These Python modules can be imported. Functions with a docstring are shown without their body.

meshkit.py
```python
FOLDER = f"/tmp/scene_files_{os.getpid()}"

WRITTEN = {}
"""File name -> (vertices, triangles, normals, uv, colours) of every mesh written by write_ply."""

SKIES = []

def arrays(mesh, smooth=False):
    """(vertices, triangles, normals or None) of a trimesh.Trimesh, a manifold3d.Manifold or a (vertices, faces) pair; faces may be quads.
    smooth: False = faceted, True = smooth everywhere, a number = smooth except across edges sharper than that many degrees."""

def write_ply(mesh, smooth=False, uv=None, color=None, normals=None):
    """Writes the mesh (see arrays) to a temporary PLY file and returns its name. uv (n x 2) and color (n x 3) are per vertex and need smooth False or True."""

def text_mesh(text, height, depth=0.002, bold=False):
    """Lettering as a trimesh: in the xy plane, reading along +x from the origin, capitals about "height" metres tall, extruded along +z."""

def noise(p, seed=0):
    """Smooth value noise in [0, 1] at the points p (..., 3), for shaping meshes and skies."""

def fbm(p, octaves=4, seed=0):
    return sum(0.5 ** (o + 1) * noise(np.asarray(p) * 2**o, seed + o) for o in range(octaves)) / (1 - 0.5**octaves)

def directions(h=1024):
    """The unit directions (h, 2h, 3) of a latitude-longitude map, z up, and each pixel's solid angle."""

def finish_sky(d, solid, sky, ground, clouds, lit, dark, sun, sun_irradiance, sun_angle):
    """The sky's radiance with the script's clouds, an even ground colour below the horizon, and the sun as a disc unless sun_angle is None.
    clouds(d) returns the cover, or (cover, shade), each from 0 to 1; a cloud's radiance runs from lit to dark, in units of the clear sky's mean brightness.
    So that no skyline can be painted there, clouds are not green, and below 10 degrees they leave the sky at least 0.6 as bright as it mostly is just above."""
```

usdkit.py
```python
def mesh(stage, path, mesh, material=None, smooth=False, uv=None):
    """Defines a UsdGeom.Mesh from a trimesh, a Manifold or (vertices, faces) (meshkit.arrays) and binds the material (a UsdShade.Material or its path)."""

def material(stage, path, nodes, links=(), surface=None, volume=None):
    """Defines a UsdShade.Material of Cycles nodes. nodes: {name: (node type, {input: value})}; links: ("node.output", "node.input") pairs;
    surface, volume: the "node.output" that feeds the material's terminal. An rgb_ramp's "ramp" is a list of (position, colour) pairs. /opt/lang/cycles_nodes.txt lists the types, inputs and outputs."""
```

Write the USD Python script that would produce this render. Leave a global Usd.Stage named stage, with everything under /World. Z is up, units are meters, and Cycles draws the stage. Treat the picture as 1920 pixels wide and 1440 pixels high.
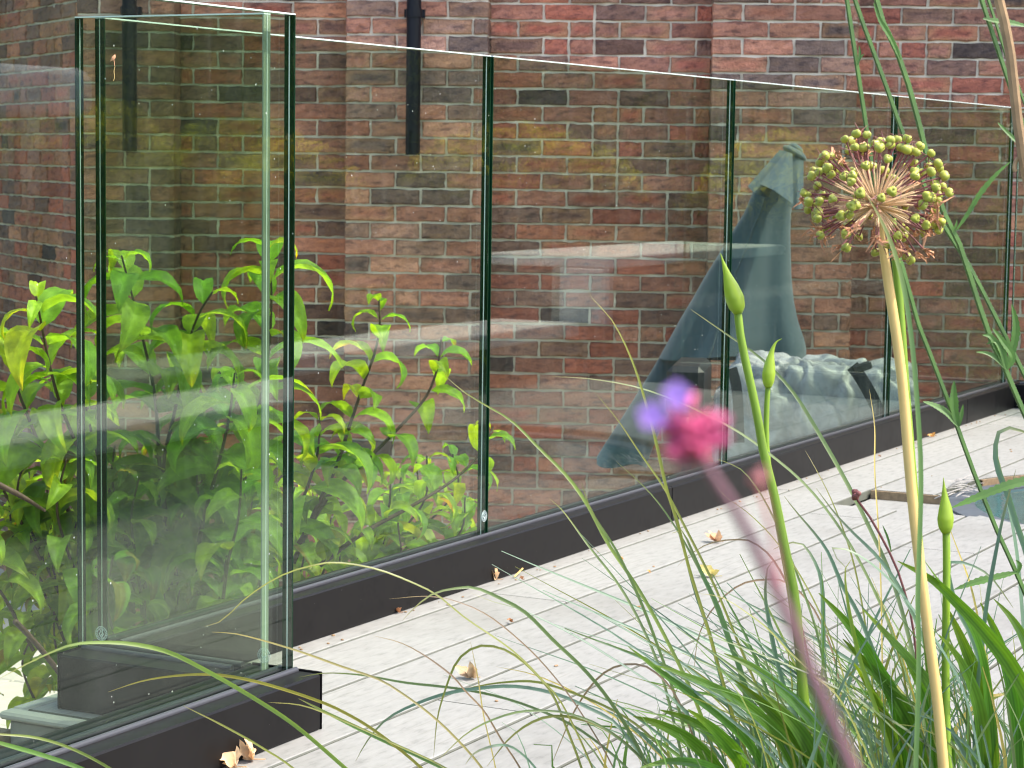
import math, random
import numpy as np, trimesh, manifold3d
from pxr import Usd, UsdGeom, UsdLux, UsdShade, Gf, Sdf, Vt
import usdkit, meshkit

random.seed(7)
rng = np.random.default_rng(7)
stage = Usd.Stage.CreateInMemory()
UsdGeom.SetStageUpAxis(stage, 'Z'); UsdGeom.SetStageMetersPerUnit(stage, 1.0)
UsdGeom.Xform.Define(stage, '/World'); UsdGeom.Scope.Define(stage, '/World/Looks')

# ------------------------------------------------------------------ camera
FOC, PIT, ROL, YAW, EYE = 4260.7, 0.0983, 0.0137, 0.4829, 0.8842      # focal length in photo pixels (1920 wide)
cy, sy, cp, sp = math.cos(YAW), math.sin(YAW), math.cos(PIT), math.sin(PIT)
Fw = np.array([-sy * cp, cy * cp, -sp]); _rt = np.array([cy, sy, 0.]); _up = np.cross(_rt, Fw)
Rt = math.cos(ROL) * _rt + math.sin(ROL) * _up; Up = -math.sin(ROL) * _rt + math.cos(ROL) * _up
Cam = np.array([0, 0, EYE])
cam = UsdGeom.Camera.Define(stage, '/World/camera')
cam.CreateFocalLengthAttr(50.0); cam.CreateHorizontalApertureAttr(50.0 * 1920 / FOC)
cam.CreateVerticalApertureAttr(50.0 * 1440 / FOC)
cam.CreateFStopAttr(20.0); cam.CreateFocusDistanceAttr(2.7)
cam.CreateClippingRangeAttr(Gf.Vec2f(0.05, 1000))
cam.CreateExposureAttr(1.5)
m4 = Gf.Matrix4d(*[float(x) for x in (*Rt, 0, *Up, 0, *(-Fw), 0, *Cam, 1)])
UsdGeom.Xformable(cam).AddTransformOp().Set(m4)

def at(x, y, d): return Cam + (Fw + Rt * (x - 960) / FOC - Up * (y - 720) / FOC) * d      # the point d metres deep seen there
def onz(x, y, z):
    r = Fw + Rt * (x - 960) / FOC - Up * (y - 720) / FOC
    return Cam + r * (z - EYE) / r[2]
def px(P):
    d = np.asarray(P) - Cam; z = d @ Fw
    return 960 + FOC * (d @ Rt) / z, 720 - FOC * (d @ Up) / z

# ------------------------------------------------------------------ sky and sun
SUN = np.array([0.90, 0.44]); SUN /= np.linalg.norm(SUN); ELEV = math.radians(57)
sund = np.array([SUN[0] * math.cos(ELEV), SUN[1] * math.cos(ELEV), math.sin(ELEV)])
dome = UsdLux.DomeLight.Define(stage, '/World/sky')
skym = usdkit.material(stage, '/World/Looks/sky', {
    's': ('sky_texture', {'sky_type': 'single_scattering', 'sun_disc': False, 'aerosol_density': 3.0, 'sun_elevation': ELEV, 'sun_rotation': math.atan2(SUN[0], SUN[1])}),
    'b': ('background_shader', {'strength': 0.15})}, [('s.color', 'b.color')], surface='b.background')
UsdShade.MaterialBindingAPI.Apply(dome.GetPrim()).Bind(skym)
sun = UsdLux.DistantLight.Define(stage, '/World/sun')
sun.CreateNormalizeAttr(True); sun.CreateIntensityAttr(0.5); sun.CreateAngleAttr(0.5); sun.CreateColorAttr(Gf.Vec3f(1.0, 0.95, 0.87))
zx = sund; xx = np.cross([0, 0, 1], zx); xx /= np.linalg.norm(xx); yx = np.cross(zx, xx)
UsdGeom.Xformable(sun).AddTransformOp().Set(Gf.Matrix4d(*[float(v) for v in (*xx, 0, *yx, 0, *zx, 0, 0, 0, 30, 1)]))

# ------------------------------------------------------------------ helpers
taken = {}
def free(parent, name):
    k = (parent, name); n = taken.get(k, 0); taken[k] = n + 1
    return f'{parent}/{name}' if n == 0 else f'{parent}/{name}_{n:03d}'
def ppath(parent): return '/World' if parent is None else str(parent.GetPath())
def tagged(prim, label=None, cat=None, group=None, kind=None):
    for k, v in (('label', label), ('category', cat), ('group', group), ('kind', kind)):
        if v: prim.SetCustomDataByKey(k, v)
    return prim
def thing(name, label, cat, group=None, loc=(0, 0, 0)):
    x = UsdGeom.Xform.Define(stage, free('/World', name)); x.AddTranslateOp().Set(Gf.Vec3d(*map(float, loc)))
    return tagged(x.GetPrim(), label, cat, group)
def structure(name):
    return tagged(UsdGeom.Xform.Define(stage, free('/World', name)).GetPrim(), kind='structure')
def part(name, mesh, mat, parent=None, smooth=False, kind=None, label=None, tone=None):
    """One Mesh under parent; points are in world space and are moved into the parent's space when it has a translation."""
    if isinstance(mesh, list): mesh = cat(mesh)
    v, f, n = meshkit.arrays(mesh, smooth)
    p = parent; off = np.zeros(3)
    while p and str(p.GetPath()) != '/World':
        op = UsdGeom.Xformable(p).GetOrderedXformOps() if p.IsA(UsdGeom.Xform) else []
        if op: off = off + np.array(op[0].Get())
        p = p.GetParent()
    g = usdkit.mesh(stage, free(ppath(parent), name), (v - off, f), mat)
    if n is not None:
        g.CreateNormalsAttr(Vt.Vec3fArray.FromNumpy(n.astype(np.float32))); g.SetNormalsInterpolation('vertex')
    if tone is not None:
        t = np.asarray(tone, np.float32)
        if t.ndim == 1: t = np.tile(t, (len(v), 1))
        UsdGeom.PrimvarsAPI(g).CreatePrimvar('tone', Sdf.ValueTypeNames.Color3fArray, 'vertex').Set(Vt.Vec3fArray.FromNumpy(t))
    return tagged(g.GetPrim(), label=label, kind=kind)
def cat(ms):
    vs, fs, n = [], [], 0
    for m in ms:
        v, f, _ = meshkit.arrays(m)
        vs.append(v); fs.append(f + n); n += len(v)
    return np.vstack(vs), np.vstack(fs)
def box(x0, x1, y0, y1, z0, z1, ch=0.0):
    """An axis-aligned box, its edges chamfered by ch."""
    if ch <= 0:
        b = trimesh.creation.box([x1 - x0, y1 - y0, z1 - z0]); b.apply_translation([(x0 + x1) / 2, (y0 + y1) / 2, (z0 + z1) / 2]); return b.vertices, b.faces
    pts = []
    for sx in (0, 1):
        for s_y in (0, 1):
            for sz in (0, 1):
                c = np.array([(x0, x1)[sx], (y0, y1)[s_y], (z0, z1)[sz]]); s = np.array([1 - 2 * sx, 1 - 2 * s_y, 1 - 2 * sz]) * ch
                for k in range(3):
                    e = s.copy(); e[k] = 0; pts.append(c + e)
    h = manifold3d.Manifold.hull_points(np.array(pts)).to_mesh()
    return np.array(h.vert_properties[:, :3]), np.array(h.tri_verts)
def spline(P, n):
    """n points of a Catmull-Rom curve through P, evenly spaced by length."""
    P = np.asarray(P, float)
    if len(P) == 2: return P[0] + (P[1] - P[0]) * np.linspace(0, 1, n)[:, None]
    E = np.vstack([2 * P[0] - P[1], P, 2 * P[-1] - P[-2]]); out = []
    for i in range(1, len(E) - 2):
        t = np.linspace(0, 1, 10, endpoint=False)[:, None]
        a, b, c, d = E[i - 1], E[i], E[i + 1], E[i + 2]
        out.append(.5 * (2 * b + (c - a) * t + (2 * a - 5 * b + 4 * c - d) * t ** 2 + (3 * b - a - 3 * c + d) * t ** 3))
    Q = np.vstack(out + [P[-1:]]); s = np.r_[0, np.cumsum(np.linalg.norm(np.diff(Q, axis=0), axis=1))]
    u = np.linspace(0, s[-1], n)
    return np.stack([np.interp(u, s, Q[:, k]) for k in range(3)], 1)
def frames(P):
    T = np.gradient(P, axis=0); T /= np.linalg.norm(T, axis=1, keepdims=True) + 1e-12
    a = np.array([0, 0, 1.]) if abs(T[0][2]) < .9 else np.array([1., 0, 0])
    N = np.empty_like(T); N[0] = np.cross(T[0], a); N[0] /= np.linalg.norm(N[0])
    for i in range(1, len(T)):
        w = N[i - 1] - T[i] * (N[i - 1] @ T[i]); N[i] = w / (np.linalg.norm(w) + 1e-12)
    return T, N, np.cross(T, N)
def tube(P, r, sides=7, cap=True):
    P = np.asarray(P, float); n = len(P); r = np.broadcast_to(np.asarray(r, float), n)
    T, N, B = frames(P); a = np.linspace(0, 2 * np.pi, sides, endpoint=False)
    V = (P[:, None] + r[:, None, None] * (np.cos(a)[None, :, None] * N[:, None] + np.sin(a)[None, :, None] * B[:, None])).reshape(-1, 3)
    F = []
    for i in range(n - 1):
        for j in range(sides):
            a0, a1 = i * sides + j, i * sides + (j + 1) % sides
            F += [(a0, a1, a1 + sides), (a0, a1 + sides, a0 + sides)]
    if cap:
        V = np.vstack([V, P[0], P[-1]]); c0, c1 = n * sides, n * sides + 1
        for j in range(sides):
            F += [(c0, (j + 1) % sides, j), (c1, (n - 1) * sides + j, (n - 1) * sides + (j + 1) % sides)]
    return V, np.array(F)
def ribbon(P, w, up, fold=.35, teeth=0, ribs=0):
    """A blade along P: half-width w per point, folded into a shallow V about its midrib; up is the way its face looks."""
    P = np.asarray(P, float); n = len(P); w = np.broadcast_to(np.asarray(w, float), n).copy()
    T = np.gradient(P, axis=0); T /= np.linalg.norm(T, axis=1, keepdims=True) + 1e-12
    up = np.broadcast_to(np.asarray(up, float), (n, 3))
    S = np.cross(T, up); S /= np.linalg.norm(S, axis=1, keepdims=True) + 1e-9; N = np.cross(S, T)
    if teeth: w = w * (1 + teeth * (np.arange(n) % 2))
    if ribs:
        t = np.linspace(-1, 1, ribs); V = np.stack([P + S * (w * q)[:, None] + N * (fold * w * abs(q) + .055 * w * (k % 2))[:, None] for k, q in enumerate(t)], 1).reshape(-1, 3); return V, grid_faces(n, ribs)
    V = np.stack([P - S * w[:, None] + N * (fold * w)[:, None], P, P + S * w[:, None] + N * (fold * w)[:, None]], 1).reshape(-1, 3)
    F = []
    for i in range(n - 1):
        for j in (0, 1):
            a = 3 * i + j; F += [(a, a + 1, a + 4), (a, a + 4, a + 3)]
    return V, np.array(F)
def place(mesh, M, o):
    v, f = mesh; return v @ np.asarray(M) + o, f          # rows of M are the images of x, y, z
def look(d, roll=0., ref=(0, 0, 1)):
    """Rows x, y, z of a frame whose x is d."""
    x = np.asarray(d, float); x = x / np.linalg.norm(x); r = np.asarray(ref, float)
    y = np.cross(r, x)
    if np.linalg.norm(y) < 1e-3: y = np.cross([1, 0, 0], x)
    y /= np.linalg.norm(y); z = np.cross(x, y)
    c, s = math.cos(roll), math.sin(roll)
    return np.stack([x, c * y + s * z, -s * y + c * z])
def grid_faces(a, b):
    i, j = np.meshgrid(np.arange(a - 1), np.arange(b - 1), indexing='ij'); k = (i * b + j).ravel()
    return np.vstack([np.stack([k, k + b, k + b + 1], 1), np.stack([k, k + b + 1, k + 1], 1)])
def sphere(c, r, sub=2, sq=(1, 1, 1)):
    s = trimesh.creation.icosphere(sub); return s.vertices * r * np.array(sq) + np.asarray(c), s.faces

# ------------------------------------------------------------------ materials
def M(name, nodes, links, surface): return usdkit.material(stage, '/World/Looks/' + name, nodes, links, surface=surface)
def plain(name, col, rough=.5, metal=0., noise=None, amp=.25, bump=None, bdist=.002, **more):
    """A principled material: its colour broken up by noise of the given scale, with a fine bump."""
    N = {'p': ('principled_bsdf', dict(base_color=col, roughness=rough, metallic=metal, **more))}; L = []
    if noise or bump: N['g'] = ('geometry', {})
    if noise:
        N['n'] = ('noise_texture', {'scale': noise, 'detail': 5., 'roughness': .62}); L.append(('g.position', 'n.vector'))
        c = np.array(col)
        N['r'] = ('rgb_ramp', {'ramp': [(.25, tuple(c * (1 - amp))), (.5, tuple(c)), (.75, tuple(np.minimum(c * (1 + amp), .9)))]})
        L += [('n.fac', 'r.fac'), ('r.color', 'p.base_color')]
    if bump:
        N['bn'] = ('noise_texture', {'scale': bump, 'detail': 4.}); N['b'] = ('bump', {'strength': .6, 'distance': bdist})
        L += [('g.position', 'bn.vector'), ('bn.fac', 'b.height'), ('b.normal', 'p.normal')]
    return M(name, N, L, 'p.BSDF')
def leafy(name, col, trans, rough=.38, mixf=.45, noise=30., amp=.3, tone=False, veins=False):
    N = {'g': ('geometry', {}), 'n': ('noise_texture', {'scale': noise, 'detail': 4.}),
         'r': ('rgb_ramp', {'ramp': [(.3, (1 - amp,) * 3), (.7, (1 + amp, 1 + amp * .8, 1.))]}),
         'm': ('mix', {'mix_type': 'multiply', 'fac': 1., 'color1': col}), 'm2': ('mix', {'mix_type': 'multiply', 'fac': 1., 'color1': trans}),
         'p': ('principled_bsdf', {'roughness': rough, 'specular_ior_level': .45}), 't': ('translucent_bsdf', {}), 'x': ('mix_closure', {'fac': mixf}),
         'b': ('bump', {'strength': .35, 'distance': .002})}
    L = [('g.position', 'n.vector'), ('n.fac', 'r.fac'), ('r.color', 'm.color2'), ('r.color', 'm2.color2'), ('n.fac', 'b.height'), ('b.normal', 'p.normal'), ('p.BSDF', 'x.closure1'), ('t.BSDF', 'x.closure2')]
    if tone:
        N['a'] = ('attribute', {'attribute': 'tone'}); N['k'] = ('mix', {'mix_type': 'multiply', 'fac': 1.}); N['k2'] = ('mix', {'mix_type': 'multiply', 'fac': 1.})
        L += [('m.color', 'k.color1'), ('a.color', 'k.color2'), ('m2.color', 'k2.color1'), ('a.color', 'k2.color2'), ('k.color', 'p.base_color'), ('k2.color', 't.color')]
    else: L += [('m.color', 'p.base_color'), ('m2.color', 't.color')]
    return M(name, N, L, 'x.closure')

MAT = {}
# pale composite boards: long grain, soft cathedral figure, each board its own stretch of it; side faces coloured darker as painted gap shade
MAT['plank'] = M('plank', {
    'g': ('geometry', {}), 'o': ('object_info', {}), 'c': ('combine_xyz', {}), 'sc': ('math', {'math_type': 'multiply', 'value2': 37.}),
    'ad': ('vector_math', {'math_type': 'add'}), 'mp': ('mapping', {'scale': (46., 13., 20.)}), 'n': ('noise_texture', {'scale': 1.6, 'detail': 7., 'roughness': .65}),
    'mp2': ('mapping', {'scale': (9., 1.1, 4.)}), 'w': ('wave_texture', {'wave_type': 'bands', 'bands_direction': 'x', 'scale': 1.3, 'distortion': 7., 'detail': 2., 'detail_scale': .9}),
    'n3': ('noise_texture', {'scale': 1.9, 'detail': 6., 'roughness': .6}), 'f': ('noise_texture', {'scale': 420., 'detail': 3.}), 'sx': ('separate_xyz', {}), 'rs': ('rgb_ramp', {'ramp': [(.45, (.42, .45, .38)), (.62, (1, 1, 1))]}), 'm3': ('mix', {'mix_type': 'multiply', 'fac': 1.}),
    'r': ('rgb_ramp', {'ramp': [(.28, (.165, .161, .146)), (.45, (.238, .233, .214)), (.72, (.278, .272, .252))]}),
    'rw': ('rgb_ramp', {'ramp': [(.0, (.84, .83, .80)), (.09, (1, 1, 1)), (1., (1, 1, 1))]}), 'rk': ('rgb_ramp', {'ramp': [(.52, (0, 0, 0)), (.62, (1, 1, 1))]}), 'mw': ('mix', {'color1': (1, 1, 1)}), 'rn': ('rgb_ramp', {'ramp': [(.30, (.80, .79, .765)), (.48, (.98, .98, .97)), (.7, (1.06, 1.055, 1.04))]}),
    'm': ('mix', {'mix_type': 'multiply', 'fac': 1.}), 'm2': ('mix', {'mix_type': 'multiply', 'fac': 1.}), 'h': ('math', {'math_type': 'multiply_add', 'value2': 1.}),
    'b': ('bump', {'strength': .22, 'distance': .001}), 'p': ('principled_bsdf', {'roughness': .62, 'specular_ior_level': .35})},
    [('o.random', 'sc.value1'), ('sc.value', 'c.x'), ('sc.value', 'c.y'), ('g.position', 'ad.vector1'), ('c.vector', 'ad.vector2'), ('ad.vector', 'mp.vector'), ('mp.vector', 'n.vector'),
     ('ad.vector', 'mp2.vector'), ('mp2.vector', 'w.vector'), ('ad.vector', 'n3.vector'), ('ad.vector', 'f.vector'), ('n.fac', 'r.fac'), ('w.fac', 'rw.fac'), ('n3.fac', 'rk.fac'), ('rk.color', 'mw.fac'), ('rw.color', 'mw.color2'), ('n3.fac', 'rn.fac'),
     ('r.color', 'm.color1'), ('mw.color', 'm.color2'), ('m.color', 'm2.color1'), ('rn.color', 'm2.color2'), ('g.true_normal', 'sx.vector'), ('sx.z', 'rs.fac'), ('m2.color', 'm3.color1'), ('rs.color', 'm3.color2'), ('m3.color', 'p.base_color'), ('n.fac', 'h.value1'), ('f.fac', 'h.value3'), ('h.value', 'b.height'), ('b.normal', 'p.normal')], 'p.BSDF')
MAT['membrane'] = plain('membrane', (.045, .05, .045), .8, noise=8.)
MAT['trim'] = plain('trim', (.32, .32, .28), .6, noise=20., amp=.1, bump=120., bdist=.001)
MAT['fascia'] = plain('fascia', (.2, .2, .17), .6, noise=14., amp=.15, bump=80., bdist=.001)
MAT['cut_edge'] = plain('cut_edge', (.20, .135, .07), .8, noise=60., amp=.4, bump=300., bdist=.001)
# satin black powder coat with dust
MAT['channel'] = M('channel', {'g': ('geometry', {}), 'n': ('noise_texture', {'scale': 9., 'detail': 6., 'roughness': .7}), 'v': ('voronoi_texture', {'scale': 55.}),
    'r': ('rgb_ramp', {'ramp': [(.35, (.0045, .004, .004)), (.7, (.0085, .0078, .0075))]}), 'rv': ('rgb_ramp', {'ramp': [(.0, (.35, .33, .3)), (.035, (0, 0, 0))]}),
    'a': ('mix', {'mix_type': 'add', 'fac': .9}), 'rr': ('map_range', {'from_min': .3, 'from_max': .7, 'to_min': .3, 'to_max': .45}), 'p': ('principled_bsdf', {'specular_ior_level': .12})},
    [('g.position', 'n.vector'), ('g.position', 'v.vector'), ('n.fac', 'r.fac'), ('v.distance', 'rv.fac'), ('r.color', 'a.color1'), ('rv.color', 'a.color2'), ('a.color', 'p.base_color'), ('n.fac', 'rr.value'), ('rr.result', 'p.roughness')], 'p.BSDF')
MAT['rubber'] = plain('rubber', (.035, .035, .04), .42)
# window-like pane: clear with a green cast, mirror by the angle, faint dust and rain marks
MAT['glass'] = M('glass', {'lw': ('layer_weight', {'blend': .5}), 'pw': ('math', {'math_type': 'power', 'value2': 4.6}), 'ma': ('math', {'math_type': 'multiply_add', 'value2': .72, 'value3': .034}),
    't': ('transparent_bsdf', {'color': (.85, .905, .835)}), 'gl': ('glossy_bsdf', {'color': (.95, 1., .96), 'roughness': 0.}), 'x': ('mix_closure', {}),
    'g': ('geometry', {}), 'v': ('voronoi_texture', {'scale': 30.}), 'rv': ('rgb_ramp', {'ramp': [(.0, (.8, .8, .8)), (.034, (.5, .5, .5)), (.05, (0, 0, 0))]}), 'n': ('noise_texture', {'scale': 5., 'detail': 3.}),
    'rk': ('rgb_ramp', {'ramp': [(.52, (0, 0, 0)), (.62, (1, 1, 1))]}), 'mw': ('mix', {'color1': (1, 1, 1)}), 'rn': ('rgb_ramp', {'ramp': [(.46, (0, 0, 0)), (.6, (1, 1, 1))]}), 'mu': ('mix', {'mix_type': 'multiply', 'fac': 1.}), 'n2': ('noise_texture', {'scale': 1., 'detail': 5., 'roughness': .6}), 'mp': ('mapping', {'scale': (26., 26., 2.2)}),
    'rh': ('rgb_ramp', {'ramp': [(.5, (.0, .0, .0)), (.78, (.009, .009, .009))]}), 'ad': ('mix', {'mix_type': 'add', 'fac': 1.}), 'd': ('diffuse_bsdf', {'color': (.62, .63, .58)}), 'y': ('mix_closure', {})},
    [('lw.facing', 'pw.value1'), ('pw.value', 'ma.value1'), ('ma.value', 'x.fac'), ('t.BSDF', 'x.closure1'), ('gl.BSDF', 'x.closure2'),
     ('g.position', 'v.vector'), ('g.position', 'n.vector'), ('g.position', 'mp.vector'), ('mp.vector', 'n2.vector'), ('v.distance', 'rv.fac'), ('n.fac', 'rn.fac'), ('rv.color', 'mu.color1'), ('rn.color', 'mu.color2'),
     ('n2.fac', 'rh.fac'), ('mu.color', 'ad.color1'), ('rh.color', 'ad.color2'), ('ad.color', 'y.fac'), ('x.closure', 'y.closure1'), ('d.BSDF', 'y.closure2')], 'y.closure')
MAT['edge_dark'] = plain('edge_dark', (.003, .020, .008), .3, noise=6., amp=.5, specular_ior_level=.12)
MAT['edge_light'] = plain('edge_light', (.20, .245, .18), .25, noise=4., amp=.5, specular_ior_level=.2)  # paler copy of the edge: brightness reflected inside the glass, put into colour
MAT['edge_top'] = plain('edge_top', (.58, .66, .62), .25)  # pale colour stands in for sky mirrored along the top edges
MAT['interlayer'] = plain('interlayer', (.55, .62, .58), .3)
MAT['etch'] = plain('etch', (.55, .65, .62), .7)
# brick: tone from the mesh, patches of burnt purple, fine drag marks
MAT['brick'] = M('brick', {'a': ('attribute', {'attribute': 'tone'}), 'g': ('geometry', {}), 'n': ('noise_texture', {'scale': 17., 'detail': 5., 'roughness': .6}), 'n2': ('noise_texture', {'scale': 95., 'detail': 5., 'roughness': .7}),
    'n4': ('noise_texture', {'scale': 1.7, 'detail': 5., 'roughness': .65}), 'r4': ('rgb_ramp', {'ramp': [(.3, (.66, .66, .64)), (.5, (1, 1, 1)), (.72, (1.18, 1.22, 1.26))]}), 'm4': ('mix', {'mix_type': 'multiply', 'fac': 1.}), 'mp': ('mapping', {'scale': (1., 1., 2.6)}), 'r': ('rgb_ramp', {'ramp': [(.34, (.40, .42, .52)), (.47, (.92, .92, .95)), (.6, (1.0, 1., 1.)), (.74, (1.28, 1.2, 1.05))]}), 'r2': ('rgb_ramp', {'ramp': [(.27, (.5, .48, .48)), (.45, (.95, .95, .95)), (.58, (1, 1, 1)), (.75, (1.35, 1.4, 1.4))]}),
    'm': ('mix', {'mix_type': 'multiply', 'fac': .85}), 'm2': ('mix', {'mix_type': 'multiply', 'fac': .8}), 'b': ('bump', {'strength': 1., 'distance': .012}), 'p': ('principled_bsdf', {'roughness': .85, 'specular_ior_level': .25})},
    [('g.position', 'mp.vector'), ('mp.vector', 'n.vector'), ('g.position', 'n2.vector'), ('n.fac', 'r.fac'), ('n2.fac', 'r2.fac'), ('a.color', 'm.color1'), ('r.color', 'm.color2'), ('m.color', 'm2.color1'), ('r2.color', 'm2.color2'), ('g.position', 'n4.vector'), ('n4.fac', 'r4.fac'), ('m2.color', 'm4.color1'), ('r4.color', 'm4.color2'), ('m4.color', 'p.base_color'), ('n2.fac', 'b.height'), ('b.normal', 'p.normal')], 'p.BSDF')
MAT['mortar'] = plain('mortar', (.62, .535, .41), .95, noise=6., amp=.30, bump=160., bdist=.003)
MAT['black_pipe'] = plain('black_pipe', (.005, .0055, .008), .45, specular_ior_level=.25)
MAT['dark_timber'] = plain('dark_timber', (.03, .026, .024), .6, noise=10.)
MAT['roof'] = plain('roof', (.12, .07, .055), .85, noise=18.)
MAT['slab'] = plain('slab', (.50, .46, .40), .85, noise=6., amp=.18, bump=60., bdist=.002)
MAT['soil'] = plain('soil', (.05, .036, .025), .95, noise=30., amp=.5, bump=70., bdist=.02)
MAT['lawn'] = plain('lawn', (.06, .10, .025), .95, noise=9., amp=.4, bump=90., bdist=.02)
MAT['stone'] = plain('stone', (.60, .54, .45), .8, noise=7., amp=.15, bump=50., bdist=.002)
MAT['canvas'] = plain('canvas', (.032, .066, .082), .8, noise=3., amp=.05, bump=500., bdist=.0006, sheen_weight=.25)
MAT['cover'] = M('cover', {'g': ('geometry', {}), 'n': ('noise_texture', {'scale': 16., 'detail': 6., 'roughness': .6, 'distortion': 1.2}), 'r': ('rgb_ramp', {'ramp': [(.35, (.27, .265, .275)), (.65, (.44, .435, .45))]}),
    'b': ('bump', {'strength': .5, 'distance': .012}), 'p': ('principled_bsdf', {'roughness': .36, 'specular_ior_level': .6})}, [('g.position', 'n.vector'), ('n.fac', 'r.fac'), ('r.color', 'p.base_color'), ('n.fac', 'b.height'), ('b.normal', 'p.normal')], 'p.BSDF')
MAT['strap'] = plain('strap', (.02, .022, .025), .6)
MAT['plastic'] = plain('plastic', (.015, .015, .017), .4)
MAT['water'] = plain('water', (.03, .07, .068), .06, noise=5., amp=.25, bump=14., bdist=.002, specular_ior_level=.6)
MAT['liner'] = plain('liner', (.055, .065, .075), .55, noise=25., amp=.3)
MAT['feather'] = plain('feather', (.30, .28, .25), .7, noise=60., amp=.2)
MAT['shrub_leaf'] = leafy('shrub_leaf', (.17, .31, .02), (.62, .84, .035), .55, .50, 45., .30, tone=True)
MAT['twig'] = plain('twig', (.085, .045, .03), .7, noise=60., amp=.4)
MAT['grass'] = leafy('grass', (.145, .205, .085), (.22, .33, .09), .4, .3, 8., .25, tone=True)
MAT['strap_leaf'] = leafy('strap_leaf', (.048, .115, .014), (.15, .34, .014), .33, .35, 30., .2, tone=True)
MAT['stem_green'] = leafy('stem_green', (.23, .37, .035), (.3, .5, .04), .4, .12, 14., .15)
MAT['stem_dark'] = leafy('stem_dark', (.075, .165, .035), (.12, .26, .03), .5, .12, 40., .25)
MAT['stem_straw'] = plain('stem_straw', (.62, .42, .14), .55, noise=14., amp=.14)
MAT['stem_brown'] = plain('stem_brown', (.27, .17, .085), .8, noise=35., amp=.45)
MAT['spathe'] = leafy('spathe', (.31, .44, .05), (.5, .66, .06), .35, .3, 25., .15)
MAT['seed_pod'] = leafy('seed_pod', (.40, .43, .075), (.4, .46, .05), .38, .12, 90., .18)
MAT['pedicel'] = plain('pedicel', (.72, .50, .28), .6, noise=40., amp=.2)
MAT['maroon'] = plain('maroon', (.20, .06, .055), .6, noise=80., amp=.3)
MAT['withered'] = plain('withered', (.55, .27, .14), .8, noise=90., amp=.4)
MAT['pink'] = leafy('pink', (.72, .13, .34), (.74, .16, .38), .5, .3, 90., .3)
MAT['pale_pink'] = leafy('pale_pink', (.62, .26, .30), (.6, .3, .34), .5, .3, 90., .3)
MAT['purple'] = leafy('purple', (.36, .20, .70), (.4, .25, .75), .5, .3, 90., .2)
MAT['mauve'] = leafy('mauve', (.20, .095, .135), (.24, .11, .15), .5, .1, 40., .3)
MAT['dry_leaf'] = leafy('dry_leaf', (.60, .44, .30), (.5, .36, .22), .7, .2, 60., .35, tone=True)
MAT['tree_leaf'] = leafy('tree_leaf', (.105, .115, .028), (.32, .33, .04), .5, .35, 2.5, .4, tone=True)
MAT['bark'] = plain('bark', (.10, .075, .055), .9, noise=20., amp=.4, bump=40., bdist=.01)

# ------------------------------------------------------------------ ground, paving below the deck
GZ = -1.25
part('ground', box(-60, 60, -60, 60, GZ - .35, GZ - .05), MAT['lawn']); tagged(stage.GetPrimAtPath('/World/ground'), kind='structure')
pav = structure('paving')
part('bedding', box(-9, -2.5, -4, 11.5, GZ - .04, GZ - .012), MAT['mortar'], pav)
for i in range(11):
    for j in range(-9, 17):
        x0, y0 = -8.9 + i * .58, 1.3 + j * .58
        part('slab', box(x0 + .004, x0 + .576, y0 + .004, y0 + .576, GZ - .05, GZ + rng.uniform(-.002, .002), .004), MAT['slab'], pav)

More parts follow.
